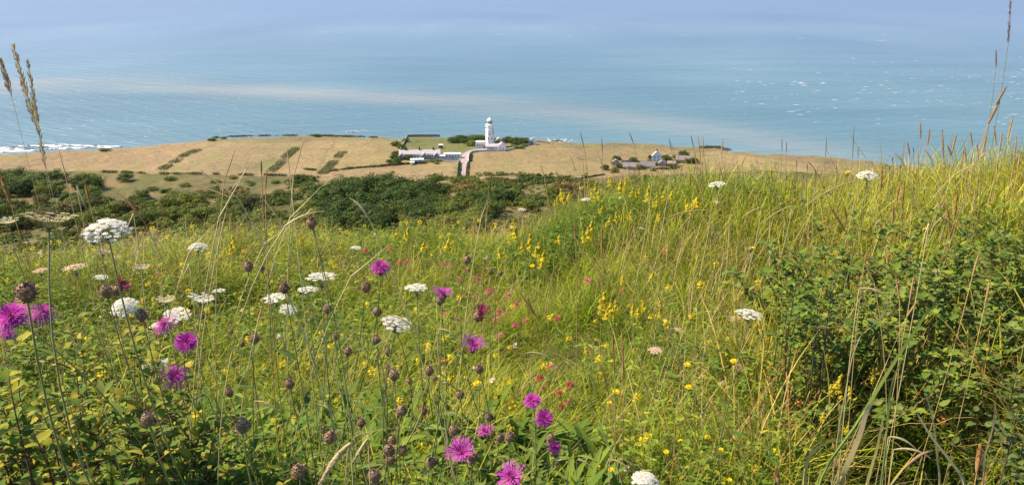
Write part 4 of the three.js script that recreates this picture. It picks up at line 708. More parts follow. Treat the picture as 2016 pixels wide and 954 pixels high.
K(229, 571, 38, 'withered', 'withered crimson knapweed flower leaning over a white umbel', { tilt: [0.9, 0] });
K(318, 634, 58, 'droop', 'purple knapweed flower half hidden by a white umbel and a green leaf', { tilt: [-0.3, 0.3] });
K(366, 670, 54, 'big', 'purple knapweed flower just above the trailing purple one', { tilt: [0.4, 0.5] });
K(345, 738, 62, 'droop', 'purple knapweed flower with petals trailing down below the white umbels', { tilt: [0.5, 0.6] });
K(749, 522, 46, 'globe', 'bright magenta round knapweed flower on a long leaning stem', { tilt: [0.1, 0.1], root: [-0.35, 0.1] });
K(871, 575, 46, 'fan', 'pale purple knapweed flower opening upward right of the flat white umbel', { tilt: [0.05, -0.1] });
K(942, 622, 38, 'withered', 'withered dark red knapweed head above the pale purple fan flower', { tilt: [0.4, 0.2], root: [-0.15, 0.1] });
K(932, 676, 52, 'fan', 'pale purple fan shaped knapweed flower below the withered red head', { tilt: [0.2, 0.1], root: [-0.2, 0.15] });
K(1048, 786, 40, 'globe', 'magenta knapweed flower, upper one of the touching pair near bottom centre', { tilt: [-0.1, 0.3] });
K(1073, 820, 46, 'big', 'purple knapweed flower, lower one of the touching pair near bottom centre', { tilt: [0.3, 0.4] });
K(1093, 878, 36, 'globe', 'deep purple knapweed flower alone right of bottom centre, below the pair', { tilt: [0.7, 0.3] });
K(955, 848, 38, 'fan', 'small purple knapweed flower, left one of the neighbours above the big purple fan', { tilt: [-0.2, 0.1] });
K(985, 848, 30, 'fan', 'small purple knapweed flower, right one of the neighbours above the big purple fan', { tilt: [0.3, 0.2] });
K(907, 886, 60, 'fan', 'big purple fan shaped knapweed flower near the bottom centre', { tilt: [-0.2, 0.35] });
K(1006, 936, 62, 'fan', 'purple knapweed flower cut by the bottom edge of the picture', { tilt: [-0.4, 0.3] });
K(228, 938, 26, 'globe', 'small dull purple flower among the bush leaves at bottom left');
K(183, 478, 15, 'withered', 'tiny dark purple knapweed head below the big white dome umbel');
K(612, 440, 24, 'bud', 'tall knapweed bud standing against the dark trees on a straight stem', { root: [0.05, 0.05], depth: 1.5 });
K(613, 429, 11, 'withered', 'purple tuft opening on top of the tall knapweed bud', { leaves: 0, depth: 1.5, root: [0.052, 0.05] });
const budList = [
  [51, 576, 46, 'largest dark brown knapweed bud above the left edge flowers'], [208, 574, 30, 'brown bud touching the withered crimson flower'], [278, 621, 27, 'brown bud left of the half hidden purple flower'], [266, 655, 15, 'small bud below the bud beside the half hidden flower'],
  [488, 525, 23, 'brown bud upper left of the three flat white umbels'], [514, 527, 15, 'small bud right beside the bud above the flat umbels'], [559, 567, 25, 'dark bud over the left flat white umbel'], [644, 608, 22, 'brown bud right of the small tilted white umbel'],
  [719, 565, 24, 'brown bud below the bright magenta round flower'], [742, 614, 22, 'bud above left of the white umbel with a bud in front'], [775, 637, 20, 'dark bud standing in front of the tilted white umbel'], [740, 670, 23, 'bud below the tilted white umbel'],
  [685, 692, 20, 'bud lower left of the bud under the tilted umbel'], [763, 692, 16, 'small bud lower right of the bud under the tilted umbel'], [500, 666, 23, 'brown bud below the left flat umbels'], [476, 677, 13, 'tiny bud left of the bud below the flat umbels'], [453, 653, 12, 'tiny bud left of the flat umbels, alone in grass'],
  [569, 755, 23, 'brown bud on a crooked stem left of the long leaning stem'], [450, 772, 20, 'bud on an upright stem above the big pale bud'], [476, 838, 33, 'big pale brown bud at lower left of centre'], [290, 825, 32, 'dark bud shaded by the bush leaves'], [845, 730, 21, 'bud at the tip of the long diagonal stem'],
  [775, 738, 25, 'brown bud left of the diagonal stem tip'], [762, 722, 13, 'small bud just above the bud left of the diagonal stem tip'], [943, 726, 20, 'bud below the pale purple fan flower'], [790, 808, 25, 'bud in the middle of the lower bud field'], [833, 808, 20, 'bud right of the middle lower bud'],
  [845, 822, 14, 'small bud below right of the middle lower bud'], [815, 820, 13, 'small dark bud between the middle lower buds'], [905, 777, 21, 'bud left of the yellow disc flower at bottom centre'], [711, 832, 20, 'upper bud of the pair by the diagonal stem foot'], [702, 846, 16, 'lower bud of the pair by the diagonal stem foot'],
  [649, 861, 29, 'larger bud of the touching pair left of the bent straw'], [639, 845, 20, 'smaller bud of the touching pair left of the bent straw'], [587, 927, 34, 'big round bud near the bottom edge, left of the thick straw head'], [772, 867, 22, 'top bud of the crowded bunch at bottom centre'], [765, 886, 27, 'left bud of the crowded bunch at bottom centre'],
  [792, 888, 22, 'right bud of the crowded bunch at bottom centre'], [768, 904, 24, 'bottom bud of the crowded bunch at bottom centre'], [846, 890, 18, 'upper bud of the pair left of the big purple fan'], [848, 909, 25, 'lower bud of the pair left of the big purple fan'], [736, 936, 31, 'large bud at the bottom edge below the crowded bunch'],
  [738, 952, 22, 'pale bud cut by the bottom edge'], [893, 846, 24, 'bud above the big purple fan flower'], [962, 820, 20, 'bud above the left small purple flower'], [942, 818, 12, 'tiny bud left of the bud above the small purple flower'], [930, 901, 27, 'bud touching the right side of the big purple fan'],
  [1003, 860, 24, 'bud right of the small purple flowers'], [984, 862, 20, 'bud under the right small purple flower'], [919, 512, 18, 'bud on a thin stem amid the upper clover heads'], [965, 535, 14, 'small bud right of the upper clover, left of two'], [985, 538, 11, 'small bud right of the upper clover, right of two'],
  [402, 860, 12, 'tiny bud between bush and big pale bud'], [866, 592, 20, 'bud under the pale purple fan by the white umbel'], [806, 750, 14, 'small bud beside the diagonal stem'], [855, 745, 13, 'tiny dark bud under the diagonal stem tip'], [800, 845, 14, 'tiny bud below the middle lower bud'],
  [842, 866, 14, 'tiny bud above the pair left of the big purple fan'], [1084, 862, 20, 'dark bud behind the lone deep purple flower'], [660, 662, 16, 'bud half hidden below the tilted umbel'], [1478, 492, 10, 'tiny dark head in the grass on the right slope'], [203, 497, 0, ''],
];
for (const [x, y, d, l] of budList) if (d) K(x, y, d, 'bud', l.replace(/\bbud\b/, 'knapweed bud'), x === 845 ? { root: [-0.55, 0.25], thick: 1.7, leaves: 6 } : x === 559 ? { root: [0.08, 0.1] } : {});

// ---------------------------------------------------------------- white umbels
function umbelGeos(seed, form) {
  const r = rng(seed), n = form === 'dome' ? 62 : 42, rays = new MB(), heads = [], D = { flat: 0.12, dome: 0.5, nest: -0.35, tilt: 0.25 }[form];
  for (let k = 0; k < n; k++) {
    const t = Math.sqrt((k + 0.2 + 0.8 * r()) / n), a = k * 2.39996 + (r() - 0.5) * 0.5, R = 0.5 * t, y = form === 'nest' ? 0.18 - D * t * t * 0.5 : 0.42 - D * t * t * 0.55, c = V(Math.cos(a) * R, y + (r() - 0.5) * 0.04, Math.sin(a) * R), nn = V(Math.cos(a) * t * D, 1, Math.sin(a) * t * D).normalize();
    rays.strip(curve(V(0, 0, 0), V(c.x * 0.55, c.y * 0.35, c.z * 0.55), c, 4), [0.02, 0.018, 0.016, 0.014, 0.012], V(-Math.sin(a), 0, Math.cos(a)), [0.20, 0.24, 0.08], [0.30, 0.33, 0.14]);
    const u = new MB(), W = 0.066 + 0.03 * r();
    for (let j = 0; j < 26; j++) { const b = j * 2.39996, q = W * Math.sqrt((j + 0.8 * r()) / 26); u.fleck(V(Math.cos(b) * q, 0.012 - q * q * 2 + 0.006 * r(), Math.sin(b) * q).add(c), nn.clone().add(V((r() - 0.5) * 0.7, 0, (r() - 0.5) * 0.7)).normalize(), 0.034, bake(r, [0.86, 0.86, 0.80], 0.12), r, 5); }
    for (let j = 0; j < 5; j++) { const b = j * 1.26; u.strip([c.clone().add(V(0, -0.03, 0)), c.clone().add(V(Math.cos(b) * W * 0.8, 0.004, Math.sin(b) * W * 0.8))], [0.012, 0.008], V(-Math.sin(b), 0, Math.cos(b)), [0.3, 0.35, 0.14], [0.4, 0.43, 0.25]); }
    heads.push(u);
  }
  for (let k = 0; k < 11; k++) { const a = k / 11 * 6.283; for (const s of [-0.35, 0, 0.35]) rays.strip(curve(V(0, 0, 0), V(Math.cos(a) * 0.12, -0.03, Math.sin(a) * 0.12), V(Math.cos(a + s) * 0.27, 0.02 - 0.08 * r(), Math.sin(a + s) * 0.27), 3), [0.018, 0.014, 0.010, 0], V(-Math.sin(a), 0, Math.cos(a)), [0.16, 0.2, 0.05], [0.2, 0.25, 0.07]); }
  const all = new MB(); for (const h of heads) { const o = all.p.length / 3; for (const q of h.p) all.p.push(q); for (const q of h.c) all.c.push(q); for (const q of h.i) all.i.push(q + o); }
  return { rays: rays.geo(), all: all.geo(), single: heads.map((h) => h.geo()) };
}
const UMB = { flat: umbelGeos(71, 'flat'), dome: umbelGeos(72, 'dome'), nest: umbelGeos(73, 'nest'), tilt: umbelGeos(74, 'tilt') };
const pinkPetal = leafy(0.35, 0); pinkPetal.color.setRGB(0.88, 0.66, 0.56);
const creamPetal = leafy(0.35, 0); creamPetal.color.setRGB(0.86, 0.78, 0.58);
let un = 0;
function umbel(px, py, wid, form, label, o = {}) {
  const r = rng(5000 + 13 * un++), real = o.real || 0.082; let depth = o.depth || clamp(real * F / wid, 1.1, 6.6); depth = Math.min(depth, depthFor(px, py, 0.2, 0.9, 6.4));
  const D = wid * depth / F * 0.88, tilt = o.tilt || [(r() - 0.5) * 0.3, (r() - 0.5) * 0.2], q = new THREE.Quaternion().setFromEuler(new THREE.Euler(tilt[1], r() * 6, -tilt[0], 'ZXY')), up = UP.clone().applyQuaternion(q), c = at(px, py, depth), head = c.clone().sub(up.clone().multiplyScalar(D * 0.33)), root = rootFor(head, o.root ? o.root[0] : (r() - 0.5) * 0.15, o.root ? o.root[1] : px < 450 ? -0.4 : -0.15);
  const t = thing('wild_carrot', root, label, o.cat || 'white flower', o.group), mb = new MB(), pts = stemPath(head, root, up).map((p) => p.sub(root)), w = clamp(D * 0.022, 0.001, 0.0019); mb.tube(pts, pts.map((_, i) => w * (1.5 - 0.6 * i / 12)), 5, STEMC, [0.25, 0.27, 0.12]); mesh('stem', mb.geo(), M.stem, t);
  const G = UMB[form], mat = o.pink ? pinkPetal : o.cream ? creamPetal : M.petal, rays = mesh('umbel_rays', G.rays, M.leaf, t); rays.position.copy(head).sub(root); rays.quaternion.copy(q); rays.scale.setScalar(D);
  if (wid > 60) for (const g of G.single) mesh('umbellet', g, mat, rays); else mesh('umbellets', G.all, mat, rays);
  return t;
}
const U = umbel;
U(208, 443, 98, 'dome', 'largest white domed umbel, standing over the meadow at the left', { tilt: [0.05, 0.15] });
U(97, 424, 102, 'nest', 'cream topped umbel seen edge on with green bracts, left of the big white dome', { tilt: [0, -0.38], cream: true });
U(14, 433, 40, 'nest', 'small cream umbel at the left edge beside the edge on umbel', { cream: true });
U(390, 482, 44, 'dome', 'neat white domed umbel right of the big dome');
U(202, 495, 29, 'nest', 'small closed pinkish grey umbel under the big white dome', { pink: true, real: 0.06 });
U(146, 527, 50, 'flat', 'faded pinkish umbel in the grass under the edge on umbel', { pink: true });
U(78, 533, 30, 'flat', 'faded pale umbel low in the grass left of the pinkish one', { pink: true });
U(277, 524, 36, 'nest', 'faded pinkish umbel right of the closed grey one', { pink: true });
U(228, 507, 22, 'flat', 'small fading umbel between the closed one and the pinkish one', { pink: true });
U(199, 546, 32, 'flat', 'thin flat white umbel above the withered crimson flower');
U(243, 600, 56, 'dome', 'white domed umbel behind the withered crimson flower', { tilt: [0.1, 0.5] });
U(632, 546, 64, 'flat', 'wide flat white umbel, topmost of the flat ones left of the magenta globe', { real: 0.09, tilt: [0.02, -0.05] });
U(605, 571, 44, 'flat', 'flat white umbel just below the wide topmost one', { tilt: [0, -0.05] });
U(541, 587, 52, 'flat', 'flat white umbel behind the dark bud, left of the others', { tilt: [-0.08, 0.05] });
U(567, 608, 38, 'tilt', 'small tilted white umbel below the dark bud', { tilt: [0.3, 0.2] });
U(395, 585, 54, 'nest', 'whitish umbel curving down, seen from the side at left of centre', { tilt: [0.2, -0.05] });
U(430, 573, 30, 'flat', 'narrow white umbel right of the one seen from the side');
U(325, 588, 40, 'nest', 'cream edge on umbel above the half hidden purple flower', { cream: true });
U(347, 621, 54, 'flat', 'white umbel behind the half hidden purple flower', { tilt: [0.1, 0.3] });
U(293, 713, 34, 'dome', 'white umbel left of the trailing purple flower, left one of two', { tilt: [0, 0.4] });
U(325, 712, 30, 'dome', 'white umbel left of the trailing purple flower, right one of two', { tilt: [0, 0.4] });
U(820, 567, 50, 'flat', 'bright flat white umbel left of the pale purple fan flower', { tilt: [0, -0.02] });
U(781, 635, 66, 'tilt', 'tilted white umbel with a dark bud in front of it', { tilt: [0.25, 0.1] });
U(1476, 617, 58, 'tilt', 'white arched umbel alone in the grass at right of centre', { tilt: [0.12, 0] });
U(1446, 627, 24, 'flat', 'small pinkish umbel joined to the left side of the arched one', { pink: true, tilt: [-0.3, 0.1] });
U(1335, 650, 24, 'flat', 'small pale pink umbel left of the arched white one', { pink: true, real: 0.06 });
U(1290, 690, 30, 'flat', 'pale pinkish umbel below left of the arched white one', { pink: true, real: 0.06 });
U(1457, 720, 30, 'dome', 'pale pink umbel beside the yellow disc flower on the right', { pink: true, real: 0.06 });
U(1425, 752, 17, 'dome', 'tiny pink umbel, left of two below the pale pink umbel', { pink: true, real: 0.05 });
U(1460, 753, 13, 'dome', 'tiny pink umbel, right of two below the pale pink umbel', { pink: true, real: 0.05 });
U(1710, 341, 46, 'dome', 'bright white umbel standing against the tan land at right', { tilt: [0, 0.05] });
U(1412, 362, 37, 'tilt', 'white umbel against the dark shrub below the farm', { tilt: [-0.15, 0] });
U(1397, 371, 16, 'flat', 'small white umbel under the left side of the one below the farm');
U(1411, 397, 14, 'nest', 'small white cup umbel under the one below the farm', { real: 0.06 });
U(1153, 393, 22, 'flat', 'small flat white umbel on a pale stem at the crest right of the lane');
U(1028, 412, 17, 'tilt', 'small white umbel at the crest near the yellow bedstraw');
U(1675, 380, 17, 'nest', 'small white umbel below the bright one at right', { real: 0.06 });
U(1820, 370, 17, 'flat', 'small pale umbel among tall grass at right', { real: 0.06 });
U(1972, 367, 24, 'dome', 'upper pale umbel of the pair near the right edge', { pink: true });
U(1967, 385, 22, 'dome', 'lower pale umbel of the pair near the right edge', { pink: true });
U(1270, 948, 62, 'dome', 'white umbel cut by the bottom edge right of centre', { tilt: [0, 0.5] });
U(700, 488, 24, 'flat', 'small white umbel above left of the magenta globe', { real: 0.06 });
U(1262, 450, 15, 'flat', 'tiny white umbel in brown grass at the centre right', { real: 0.05 });
U(310, 640, 34, 'flat', 'white umbel low behind the purple flower by the green leaf');

// ---------------------------------------------------------------- clover, bedstraw, yellow discs
const CLOVER = [0, 1].map((v) => { const r = rng(640 + v), mb = new MB(); for (let k = 0; k < 70; k++) { const y = 1 - 1.55 * (k + 0.5) / 70, a = k * 2.39996, s = Math.sqrt(1 - y * y), d = V(Math.cos(a) * s, y * 0.95 + 0.25, Math.sin(a) * s); mb.leaf(d.clone().multiplyScalar(0.003), d, V(d.y, -d.x, 0.2), 0.0105, 0.003, bake(r, mix3([0.62, 0.12, 0.20], [0.72, 0.34, 0.36], r()), 0.3), 0, 0.2, 2); } return mb.geo(); });
const TREFOIL = (() => { const r = rng(650), mb = new MB(); for (let j = 0; j < 3; j++) mb.leaf(V(0, 0, 0), V(Math.cos(j * 2.1), 0.25, Math.sin(j * 2.1)), UP, 0.022, 0.013, bake(r, [0.1, 0.17, 0.035], 0.3), 0.1, 0.2, 4); return mb.geo(); })();
function smallPlant(name, px, py, h, label, cat, group, build, o = {}) {
  const r = rng(Math.round(px * 31 + py * 7)), depth = depthFor(px, py, h, 1.2, 6.6), top = at(px, py, depth), root = rootFor(top, (r() - 0.5) * 0.08, (r() - 0.5) * 0.06), t = thing(name, root, label, cat, group);
  spot.set(t, px); const head = top.clone().sub(root), pts = curve(V(0, 0, 0), V(head.x * 0.3, head.y * 0.55, head.z * 0.3), head, 7), mb = new MB(); mb.tube(pts, pts.map((_, i) => 0.0012 * (1.3 - i * 0.07)), 4, STEMC, o.stem || STEMC); mesh('stem', mb.geo(), M.stem, t);
  build(t, head, depth, r, pts); return t;
}
const clover = (px, py, dia, label, group, dark) => smallPlant('red_clover', px, py, 0.24, label, 'clover', group, (t, head, depth, r) => { const k = dia * depth / F / 0.024, c = mesh('flower_head', CLOVER[Math.floor(r() * 2)], dark ? cloverDark : M.petal, t); c.position.copy(head); c.scale.setScalar(k); c.rotation.set(r() * 0.6 - 0.3, r() * 6, r() * 0.6 - 0.3); for (let j = 0; j < 3; j++) { const l = mesh('leaf', TREFOIL, M.leaf, t); l.position.copy(head).multiplyScalar(0.5 + 0.15 * j); l.rotation.y = r() * 6; } });
const cloverDark = leafy(0.35, 0); cloverDark.color.setRGB(0.8, 0.5, 0.5);
for (const [x, y, d] of [[720, 493, 12], [768, 491, 12], [785, 517, 12], [799, 516, 11], [874, 522, 10], [885, 524, 9]]) clover(x, y, d, 'small pink clover head in the grass round the magenta globe', 'clover near the magenta globe');
for (const [x, y, d] of [[916, 535, 10], [903, 551, 12], [942, 551, 12], [934, 583, 10], [875, 519, 9], [902, 632, 12]]) clover(x, y, d, 'pink clover head right of the pale purple fan flower', 'clover right of the fan flower');
for (const [x, y, d] of [[964, 576, 16], [1000, 581, 13], [1016, 602, 15], [983, 615, 14], [996, 619, 13], [977, 629, 13], [1035, 632, 14], [1015, 641, 14], [984, 663, 17], [876, 620, 12]]) clover(x, y, d, 'pink clover head in the patch right of the withered red head', 'clover patch at centre');
clover(1098, 628, 13, 'reddish clover head at the right end of the clover patch', null, true);
clover(1157, 555, 16, 'bright pink clover head at the edge of the dark hollow');
clover(1083, 723, 16, 'pink clover head above the pair of purple flowers');
clover(1063, 747, 20, 'larger dusky pink clover head just above the touching purple pair', null, true);
clover(1123, 758, 18, 'crimson clover head right of the touching purple pair, topmost', null, true);
clover(1100, 775, 18, 'crimson clover head nearest the touching purple pair', null, true);
clover(1117, 792, 15, 'crimson clover head below the topmost crimson one', null, true); clover(1106, 802, 15, 'crimson clover head lowest of the crimson ones', null, true);
clover(1071, 766, 11, 'small clover head between the dusky one and the purple pair', null, true);
const BED = [0, 1, 2, 3].map((v) => {                        // bedstraw spike, one unit tall
  const r = rng(700 + v), mb = new MB(); for (let k = 0; k < 250; k++) { const t = Math.pow(k / 250, 0.8), a = r() * 6.28, b = Math.sin(t * 17 + v + a * 2) * 0.45 + 0.6, R = 0.24 * (1.02 - t) * Math.sqrt(r()) * b + 0.015; mb.fleck(V(Math.cos(a) * R, t, Math.sin(a) * R), V(Math.cos(a), 0.5 + r(), Math.sin(a)).normalize(), 0.075, bake(r, r() < 0.25 ? [0.45, 0.46, 0.03] : [0.82, 0.68, 0.03], 0.45), r, 4); } return mb.geo();
});
const bedstraw = (px, py, hpx, label, group) => smallPlant('yellow_bedstraw', px, py - hpx * 0.3, 0.36, label, 'yellow flower', group, (t, head, depth, r, pts) => {
  const H = hpx * depth / F * 1.1, f = mesh('flower_spike', BED[Math.floor(r() * 4)], M.petal, t); f.position.copy(head).add(V(0, -H, 0)); f.scale.set(H * 1.5, H, H * 1.5); f.rotation.set((r() - 0.5) * 0.7, r() * 6, (r() - 0.5) * 0.7);
  for (let k = 0; k < 2; k++) { const e = mesh('flower_spike', BED[Math.floor(r() * 4)], M.petal, t), a = r() * 6.28, z = H * rr(r, 0.45, 0.75); e.position.copy(head).add(V(Math.cos(a) * H * 0.3, -H * rr(r, 0.8, 1.3), Math.sin(a) * H * 0.3)); e.scale.set(z * 1.4, z, z * 1.4); e.rotation.set((r() - 0.5) * 1.0, r() * 6, (r() - 0.5) * 1.0); }
  const lb = new MB(); for (let k = 0; k < 26; k++) { const p = pts[1 + Math.floor(r() * 5)], a = r() * 6.28; lb.leaf(p, V(Math.cos(a), 0.5, Math.sin(a)), UP, 0.022, 0.003, [0.12, 0.17, 0.03], 0.2, 0.1, 2); } mesh('leaves', lb.geo(), M.leaf, t);
});
const beds = (L, label, group) => { for (const [x, y, h] of L) bedstraw(x, y, h, label, group); };
beds([[1028, 482, 20], [1045, 470, 30], [1062, 488, 32], [1070, 500, 28], [1012, 450, 26], [1008, 436, 18], [985, 493, 18], [1100, 466, 18]], 'yellow bedstraw spike left of the dark hollow at centre', 'bedstraw left of the hollow');
beds([[1160, 455, 30], [1166, 440, 26], [1185, 408, 16], [1215, 420, 18], [1243, 419, 18], [1200, 430, 16], [1300, 422, 18]], 'yellow bedstraw spike above the dark hollow, below the crest', 'bedstraw above the hollow');
beds([[1190, 585, 36], [1202, 604, 30], [1194, 612, 22], [1213, 597, 20], [1246, 605, 18], [1272, 597, 22], [1303, 590, 16], [1155, 685, 18], [1300, 612, 16], [1258, 610, 18]], 'yellow bedstraw spike in the stand below the dark hollow', 'bedstraw below the hollow');
beds([[1285, 535, 18], [1227, 547, 18], [1272, 500, 14]], 'small yellow bedstraw spike right of the dark hollow', 'bedstraw right of the hollow');
beds([[1105, 378, 22], [1112, 386, 22], [1098, 392, 16], [1120, 380, 16]], 'yellow bedstraw spike at the crest below the right field hedge', 'bedstraw at the crest, left');
beds([[1160, 357, 18], [1172, 366, 26], [1178, 378, 20], [1200, 352, 20], [1222, 358, 22], [1235, 356, 20], [1228, 368, 16], [1243, 375, 18]], 'yellow bedstraw spike at the crest in front of the farm', 'bedstraw at the crest, farm');
beds([[1258, 374, 18], [1277, 378, 26], [1280, 366, 18], [1296, 386, 22], [1308, 382, 18], [1320, 380, 20], [1310, 372, 14]], 'yellow bedstraw spike right of the farm stand on the crest', 'bedstraw at the crest, right');
beds([[1358, 398, 22], [1366, 388, 26], [1375, 394, 18], [1362, 410, 14]], 'yellow bedstraw spike left of the white umbel below the farm', 'bedstraw by the umbel');
beds([[800, 452, 24], [780, 455, 18], [830, 480, 20], [875, 478, 24], [884, 470, 18], [892, 485, 14]], 'yellow bedstraw spike along the crest above the magenta globe', 'bedstraw at the crest above the globe');
beds([[460, 470, 26], [452, 486, 20], [595, 466, 20], [560, 498, 14], [670, 480, 14]], 'yellow bedstraw spike on the left part of the crest', 'bedstraw on the left crest');
beds([[592, 722, 22]], 'yellow bedstraw spike by the thick leaning stem', null);
beds([[975, 772, 18], [1006, 832, 22], [1000, 845, 14]], 'yellow bedstraw spike left of the touching purple pair', 'bedstraw left of the purple pair');
beds([[1640, 704, 22], [1628, 708, 18], [1648, 740, 30], [1656, 752, 30], [1638, 764, 22], [1676, 768, 20]], 'yellow flower cluster in the right bush, upper left bunch', 'yellow clusters in the right bush, left');
beds([[1730, 722, 22], [1726, 738, 24], [1620, 815, 18], [1672, 838, 18], [1775, 655, 22], [1922, 690, 14]], 'scattered yellow flower spike in the right bush', 'yellow spikes in the right bush');
const DISC = [0, 1].map((v) => { const r = rng(720 + v), mb = new MB(); for (let k = 0; k < 64; k++) { const a = k * 2.39996, t = Math.sqrt((k + 0.5) / 64), e = 1.3 - 1.1 * t; mb.leaf(V(0, 0, 0), V(Math.cos(a) * Math.cos(e), Math.sin(e), Math.sin(a) * Math.cos(e)), UP, 0.013 * (0.5 + 0.5 * t), 0.0034, bake(r, [0.92, 0.78, 0.02], 0.2), 0.05, 0.05, 2); } return mb.geo(); });
const disc = (px, py, dia, label, group) => smallPlant('hawkbit', px, py, 0.3, label, 'yellow flower', group, (t, head, depth, r) => { const c = mesh('flower_head', DISC[Math.floor(r() * 2)], M.petal, t), k = dia * depth / F / 0.024; c.position.copy(head); c.scale.setScalar(k); c.rotation.set(r() * 0.4, r() * 6, r() * 0.4 - 0.2); const g = new MB(); g.tube([V(0, -0.009, 0), V(0, -0.004, 0), V(0, 0.003, 0)], [0.0015, 0.0042, 0.0035], 6, [0.12, 0.15, 0.04]); const s = mesh('sepal_cup', g.geo(), M.stem, t); s.position.copy(head); s.scale.setScalar(k); });
disc(1353, 719, 16, 'yellow disc flower right of centre, left of the pale pink umbel'); disc(1445, 712, 17, 'yellow disc flower touching the pale pink umbel'); disc(1357, 763, 18, 'yellow disc flower below the one left of the pale pink umbel'); disc(1213, 772, 16, 'yellow disc flower in the grass, upper of two right of the crimson clover'); disc(1200, 793, 12, 'yellow disc flower in the grass, lower of two right of the crimson clover'); disc(1312, 890, 13, 'yellow disc flower above the bottom umbel'); disc(940, 756, 19, 'yellow disc flower below the bud under the fan flower'); disc(918, 743, 11, 'small yellow flower left of the disc flower under the fan flower'); disc(1482, 489, 13, 'yellow disc flower on the right slope'); disc(1048, 524, 11, 'yellow disc flower left of the dark hollow'); disc(1671, 341, 16, 'yellow flower head left of the bright white umbel at right'); disc(1203, 925, 13, 'yellow flower left of the bottom umbel'); disc(1437, 945, 12, 'yellow flower at the bottom edge right of the umbel'); disc(1340, 868, 11, 'small orange yellow flower above the bottom edge, right of centre'); disc(1420, 885, 12, 'yellow flower in the low leaves at bottom right of centre');

{
  const r = rng(808), root = new THREE.Group(); root.name = 'meadow_blossom'; scene.add(root); tag(root, 'tiny yellow and pale blossoms sprinkled through the whole meadow', 'wild flowers', null, 'stuff');
  for (const [c, n, part] of [[[0.9, 0.72, 0.03], 360, 'yellow_blossom'], [[0.85, 0.74, 0.6], 40, 'pale_blossom'], [[0.62, 0.30, 0.10], 50, 'rusty_blossom']]) {
    const mb = new MB(); for (let k = 0; k < 26; k++) { const t = k / 26; mb.fleck(V((r() - 0.5) * 0.022, t * 0.022, (r() - 0.5) * 0.018), V(r() - 0.5, r(), r() - 0.5).normalize(), 0.0085, bake(r, c, 0.3), r, 4); }
    const im = sh(new THREE.InstancedMesh(mb.geo(), M.petal, n)), m4 = new THREE.Matrix4(), q = new THREE.Quaternion(); let i = 0;
    for (let k = 0; i < n && k < n * 20; k++) { const d = rr(r, 2.2, 8), a = rr(r, -0.7, 0.7), x = Math.sin(a) * d, z = -Math.cos(a) * d; if (fbm(x * 0.9 + n, z * 0.9, 3) < 0.5) continue; const s = rr(r, 0.6, 1.5); q.setFromAxisAngle(UP, r() * 6); m4.compose(V(x, landY(x, z) + rr(r, 0.14, 0.34), z), q, V(s, s, s)); im.setMatrixAt(i++, m4); }
    im.count = i; im.name = part; root.add(im);
  }
}
